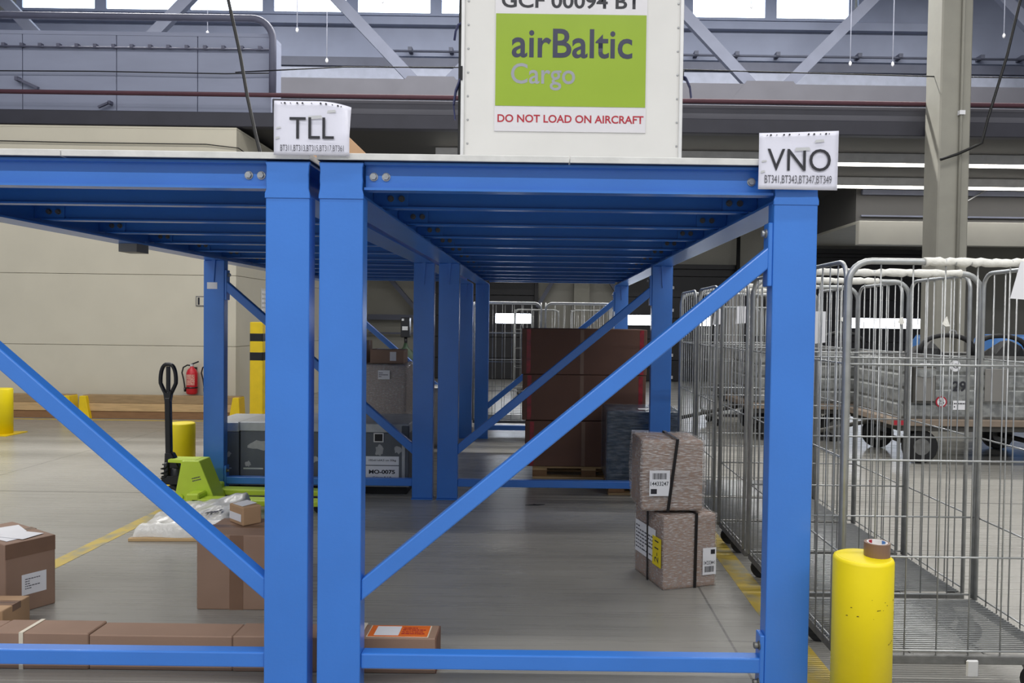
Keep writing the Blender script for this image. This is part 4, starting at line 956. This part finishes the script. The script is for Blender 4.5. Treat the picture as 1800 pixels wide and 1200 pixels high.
for k, (y, lab) in enumerate([(3.765, 'second wire roll cage of the row, counted from the near bollard'), (4.465, 'third wire roll cage of the row, counted from the near bollard'), (5.165, 'fourth wire roll cage of the row, counted from the near bollard'), (5.86, 'fifth and farthest wire roll cage of the row beside the racks')]):
    ps = (CX0 + (-0.01, -0.02, -0.04, -0.05)[k], y, 0)
    if k == 0: open_cage.location = ps; cages.append(open_cage)
    else: cages.append(dup(open_cage, ps, 0, lab, GR))
GB = 'roll cages behind the racks'
dup(cage, (-0.95, 10.25, 0), 0, 'wire roll cage standing behind the right rack, left of the brown cartons', GB)
dup(cage, (0.01, 10.25, 0), 0, 'wire roll cage whose top shows above the brown cartons', GB)
dup(cage, (-0.62, 15.6, 0), 0, 'wire roll cage far back, left of the brown carton stack top', GB)
dup(cage, (0.55, 15.6, 0), 0, 'wire roll cage far back above the middle of the brown cartons', GB)
dup(cage, (2.45, 11.3, 0), 0, 'wire roll cage standing apart beyond the row, before the dark truck', GB)
# tape wrapped round the top rails, wire clips, and paper sheets held by the cages
def lumpy(bm, x0, x1, y, z, r, seed):
    rnd = random.Random(seed); n_ = max(6, int((x1 - x0) / 0.02)); pts = []; rs = []
    for i in range(n_ + 1): pts.append((x0 + (x1 - x0) * i / n_, y, z + rnd.uniform(-0.003, 0.003))); rs.append(r * rnd.uniform(0.85, 1.25))
    return tube(bm, pts, rs, 8)
zt = CGH - 0.013
for c, a, e, y, sd in [(cages[0], 0.30, 0.81, 0.0, 1), (cages[0], 0.09, 0.80, CGD, 2), (cages[1], 0.09, 0.72, CGD, 3), (cages[2], 0.09, 0.62, CGD, 4), (cages[3], 0.1, 0.7, CGD, 5)]:
    obj('tape_wrap', lumpy(B(), a, e, y, zt, 0.0165, sd), 'whitetape', c)
rnd = random.Random(11)
for (c, x, y, z) in [(0, 0.387, 0.0, 1.52), (1, 0.516, 0.655, 1.54), (1, 0.258, 0.655, 1.55), (0, 0.516, 0.655, 1.53)]:
    pl = [(-0.012, -0.004), (0.0, -0.012), (0.016, -0.01), (0.012, 0.004), (0.004, 0.018), (-0.008, 0.012)]
    obj('tape_scrap', prism(B(), [(p * rnd.uniform(0.7, 1.5), q * rnd.uniform(0.8, 1.6)) for p, q in pl], (x, y - 0.008, z), X3, Z3, (0, 0.003, 0)), 'whitetape', cages[c])
o = obj('release_clip', bxs(0.505, 0.555, -0.012, -0.001, 0.10, 0.17), 'silver', cages[0], 0.006)
def paper_on(label, loc, wd, ht, rot=0.0):
    o = tag(obj('paper_sheet', prism(B(), [(0, 0), (wd, 0.012), (wd, ht), (0.02, ht)], (0, 0, 0), X3, Z3, (0, 0.0015, 0)), 'paper', loc=loc), label, 'paper sheet'); o.rotation_euler = (0, rot, 0)
paper_on('white paper sheet hanging on the nearest roll cage at the right edge', (1.835, 3.03, 1.62), 0.21, 0.15, 0.12)
paper_on('white paper sheet on the roll cage standing apart beyond the row, left one', (2.47, 11.28, 1.5), 0.13, 0.24)
paper_on('white paper sheet on the roll cage standing apart beyond the row, right one', (2.8, 11.28, 1.52), 0.15, 0.26)
paper_on('crumpled white paper on the fourth cage of the row, seen right of the blue post', (1.78, 5.14, 1.38), 0.1, 0.22)
t = thing('cloth_panel', 'grey hanging panel seen through the cages left of the dark truck', 'panel', (3.0, 12.6, 0.9)); obj('panel', bxs(0, 0.19, 0, 0.03, 0, 1.1), 'greypanel', t, 0.01); obj('foot', bxs(0.05, 0.14, -0.1, 0.13, -0.9, 0), 'greypanel', t)

# ================================================================== CARTS AND TRUCKS BEYOND THE CAGES
def wheel(t, x, y, r, wd, name='wheel'):
    wv = obj(name, cyl(B(), (x, y, r), (x, y + wd, r), r, 26), 'rubber', t, 0.012); obj('rim', cyl(B(), (x, y - 0.004, r), (x, y + wd + 0.004, r), r * 0.5, 16), 'zinc_dull', wv); return wv
def cart(label, x0, y0, W_, D_, number):
    t = thing('baggage_cart', label, 'cart', (x0, y0, 0), 0, 'galvanised baggage carts')
    zb = 0.50
    obj('bed', bxs(-0.12, W_ + 0.02, -0.1, D_, 0.43, zb), 'cartwood', t, 0.006)
    obj('chassis', bxs(-0.05, W_, -0.06, D_ - 0.04, 0.37, 0.428), 'cart_dark', t, 0.004)
    def wall(nm, pts):
        bm = B(); z = zb + 0.001
        for i in range(4):
            z1 = z + 0.165
            (x_0, x_1, y_0, y_1) = pts
            if x_1 - x_0 > y_1 - y_0:
                prism(bm, [(0, 0), (0.03, 0), (0.03, 0.165), (0, 0.165), (-0.018, 0.145), (-0.018, 0.03)], (x_0, y_0, z), Y3, Z3, (x_1 - x_0, 0, 0))
            else:
                prism(bm, [(0, 0), (0.03, 0), (0.03, 0.165), (0, 0.165), (-0.018, 0.145), (-0.018, 0.03)], (x_0, y_0, z), X3, Z3, (0, y_1 - y_0, 0))
            z = z1
        return obj(nm, bm, 'cart', t)
    wall('front_wall', (0, W_, 0, 0.03)); wall('rear_wall', (0, W_, D_ - 0.05, D_ - 0.02)); wall('side_wall', (0, 0.03, 0.03, D_ - 0.05)); wall('side_wall', (W_ - 0.03, W_, 0.03, D_ - 0.05))
    obj('top_rail', tube(B(), [(0, 0, 1.18), (W_, 0, 1.18), (W_, D_ - 0.03, 1.18), (0, D_ - 0.03, 1.18)], 0.02, 8, True), 'zinc_dull', t)
    for x in (0.02, W_ - 0.05): obj('corner_post', bxs(x, x + 0.04, -0.03, -0.019, zb, 1.17), 'zinc_dull', t)
    for x in (0.25, W_ - 0.45):
        for y in (0.02, D_ - 0.2): wheel(t, x, y, 0.185, 0.11)
    obj('axle', cyl(B(), (0.25, 0.03, 0.185), (0.25, D_ - 0.1, 0.185), 0.03, 10), 'cart_dark', t); obj('axle', cyl(B(), (W_ - 0.45, 0.03, 0.185), (W_ - 0.45, D_ - 0.1, 0.185), 0.03, 10), 'cart_dark', t)
    obj('drawbar', tube(B(), [(-0.05, D_ / 2, 0.39), (-0.5, D_ / 2, 0.3), (-0.85, D_ / 2, 0.22)], 0.025, 8), 'cart_dark', t)
    for x, a in ((0.25, 0.3), (0.85, 0.3), (1.45, 0.3)):
        if x + 0.35 < W_:
            obj('strap_hoop', tube(B(), [(x + 0.3 - 0.3 * math.cos(q), 0.12, 1.18 + 0.24 * math.sin(q) ** 0.6) for q in [PI * i / 12 for i in range(13)]], 0.028, 6), 'rubber', t)
    return t
t = cart('galvanised baggage cart numbered 29 with round speed sign, behind the cages', 3.93, 8.42, 2.2, 1.3, '29')
d_ = obj('document_box', bxs(0.10, 0.345, -0.06, -0.02, 0.68, 1.07), 'cart_dark', t); obj('box_door', bxs(0.118, 0.335, -0.072, -0.061, 0.70, 1.06), 'greypanel', d_, 0.006); obj('flap', prism(B(), [(0.118, 1.05), (0.118, 0.98), (0.226, 0.955), (0.335, 0.98), (0.335, 1.05)], (0, -0.085, 0), X3, Z3, (0, 0.012, 0)), 'cart', d_)
obj('hatch', bxs(0.90, 1.16, -0.035, -0.02, 0.70, 1.06), 'greypanel', t, 0.006)
text('number', '29', 'ink', t, (0.55, -0.021, 0.805), X3, Z3, 0.15, 0.115, 0.03)
s = obj('speed_sign', cyl(B(), (0.43, -0.019, 0.69), (0.43, -0.024, 0.69), 0.062, 26), 'redink', t); obj('sign_face', cyl(B(), (0.43, -0.0242, 0.69), (0.43, -0.0262, 0.69), 0.046, 24), 'paper', s); text('lettering', '25', 'ink', s, (0.4, -0.0265, 0.665), X3, Z3, 0.06, 0.05, 0.01)
s = sheet('name_plate', 'paper', t, (0.56, -0.0195, 0.605), X3, Z3, 0.17, 0.10); lines('print', 'ink', s, (0.57, -0.0205, 0.62), X3, Z3, 0.14, 0.07, 2, 4)
s = obj('round_emblem', cyl(B(), (0.575, -0.019, 1.085), (0.575, -0.022, 1.085), 0.06, 24), 'paper', t); text('lettering', 'G', 'ink', s, (0.55, -0.0225, 1.06), X3, Z3, 0.05, 0.05, 0.01)
obj('warning_plate', bxs(0.19, 0.3, -0.0215, -0.0185, 1.085, 1.11), 'paper', t); obj('red_corner', bxs(-0.12, 0.04, -0.108, -0.101, 0.44, 0.49), 'redink', t)
t2 = cart('galvanised baggage cart left of the numbered cart, mostly behind the near cages', 2.75, 9.95, 1.5, 1.2, '')
def tarp(label, loc, a, c, h, seed):
    bm = B(); bmesh.ops.create_icosphere(bm, subdivisions=3, radius=1); rnd = random.Random(seed)
    for v in bm.verts:
        q = v.co.copy(); k = 1 + 0.18 * math.sin(5 * q.x + seed) * math.cos(4 * q.y + seed) + 0.1 * math.sin(9 * q.z + 3 * q.x)
        v.co = Vector((q.x * a * k, q.y * c * k, max(0, q.z * h * k + h * 0.45)))
    o = tag(obj('folded_tarpaulin', bm, 'rubber', loc=loc), label, 'tarpaulin')
tarp('crumpled black tarpaulin on the numbered cart, left heap', (4.45, 8.98, 0.502), 0.38, 0.3, 0.52, 1)
tarp('crumpled black tarpaulin on the numbered cart, right heap', (5.4, 8.98, 0.502), 0.4, 0.3, 0.55, 5)
for (x, z) in []: pass
# blue covered machine
t = thing('blue_drum', 'tall blue plastic drum behind the numbered cart', 'drum', (7.15, 12.0, 0)); obj('shell', lathe(B(), [(0.36, 0), (0.38, 0.04), (0.38, 0.45), (0.40, 0.48), (0.38, 0.51), (0.38, 0.9), (0.40, 0.93), (0.38, 0.96), (0.38, 1.33), (0.34, 1.39)], 32), 'bluecover', t); obj('lid', lathe(B(), [(0.34, 1.39), (0.33, 1.41)], 28), 'bluecover', t)
t = thing('blue_drum', 'second blue plastic drum further left behind the numbered cart', 'drum', (6.4, 12.6, 0)); obj('shell', lathe(B(), [(0.3, 0), (0.32, 0.04), (0.32, 0.7), (0.34, 0.73), (0.32, 0.76), (0.32, 1.3), (0.28, 1.36)], 32), 'bluecover', t); obj('lid', lathe(B(), [(0.28, 1.36), (0.27, 1.38)], 28), 'bluecover', t)
# dark reach truck
t = thing('reach_truck', 'dark grey lift truck with black mast seen through the cages', 'lift truck', (3.9, 14.6, 0))
obj('body', bxs(-0.45, 0.45, 0.35, 1.5, 0.12, 1.1), 'forkgrey', t, 0.05, 2); obj('front_cover', bxs(-0.4, -0.1, 0.2, 0.34, 0.2, 1.9), 'forkgrey', t, 0.03)
for x in (-0.08, 0.34): obj('mast_rail', bxs(x, x + 0.12, 0.02, 0.18, 0.08, 2.3), 'black', t, 0.01)
for z in (0.4, 1.2, 2.2): obj('mast_crossbar', bxs(0.04, 0.34, 0.05, 0.15, z, z + 0.1), 'black', t)
cr = obj('carriage', bxs(-0.15, 0.5, -0.04, 0.015, 0.2, 1.0), 'black', t, 0.02)
for x in (-0.05, 0.3): obj('fork', prism(B(), [(0, 0.05), (-1.0, 0.05), (-1.0, 0.065), (-0.04, 0.09), (-0.04, 0.7), (0, 0.7)], (x, -0.045, 0), Y3, Z3, (0.11, 0, 0)), 'black', t)
obj('overhead_guard', tube(B(), [(-0.4, 0.4, 1.1), (-0.4, 0.45, 2.15), (-0.4, 1.3, 2.2), (-0.4, 1.45, 1.1)], 0.03, 6), 'black', t); obj('overhead_guard', tube(B(), [(0.4, 0.4, 1.1), (0.4, 0.45, 2.15), (0.4, 1.3, 2.2), (0.4, 1.45, 1.1)], 0.03, 6), 'black', t)
obj('roof', bxs(-0.42, 0.42, 0.42, 1.33, 2.2, 2.24), 'black', t)
wheel(t, 0, 0, 0.2, 0.1).location = (-0.3, 0.5, 0); wheel(t, 0, 0, 0.2, 0.1).location = (0.3, 1.2, 0)
text('lettering', 'LIFT', 'paper', t, (0.02, 0.018, 1.25), (0, 0, 1), (-1, 0, 0), 0.5, 0.085, 0.02)
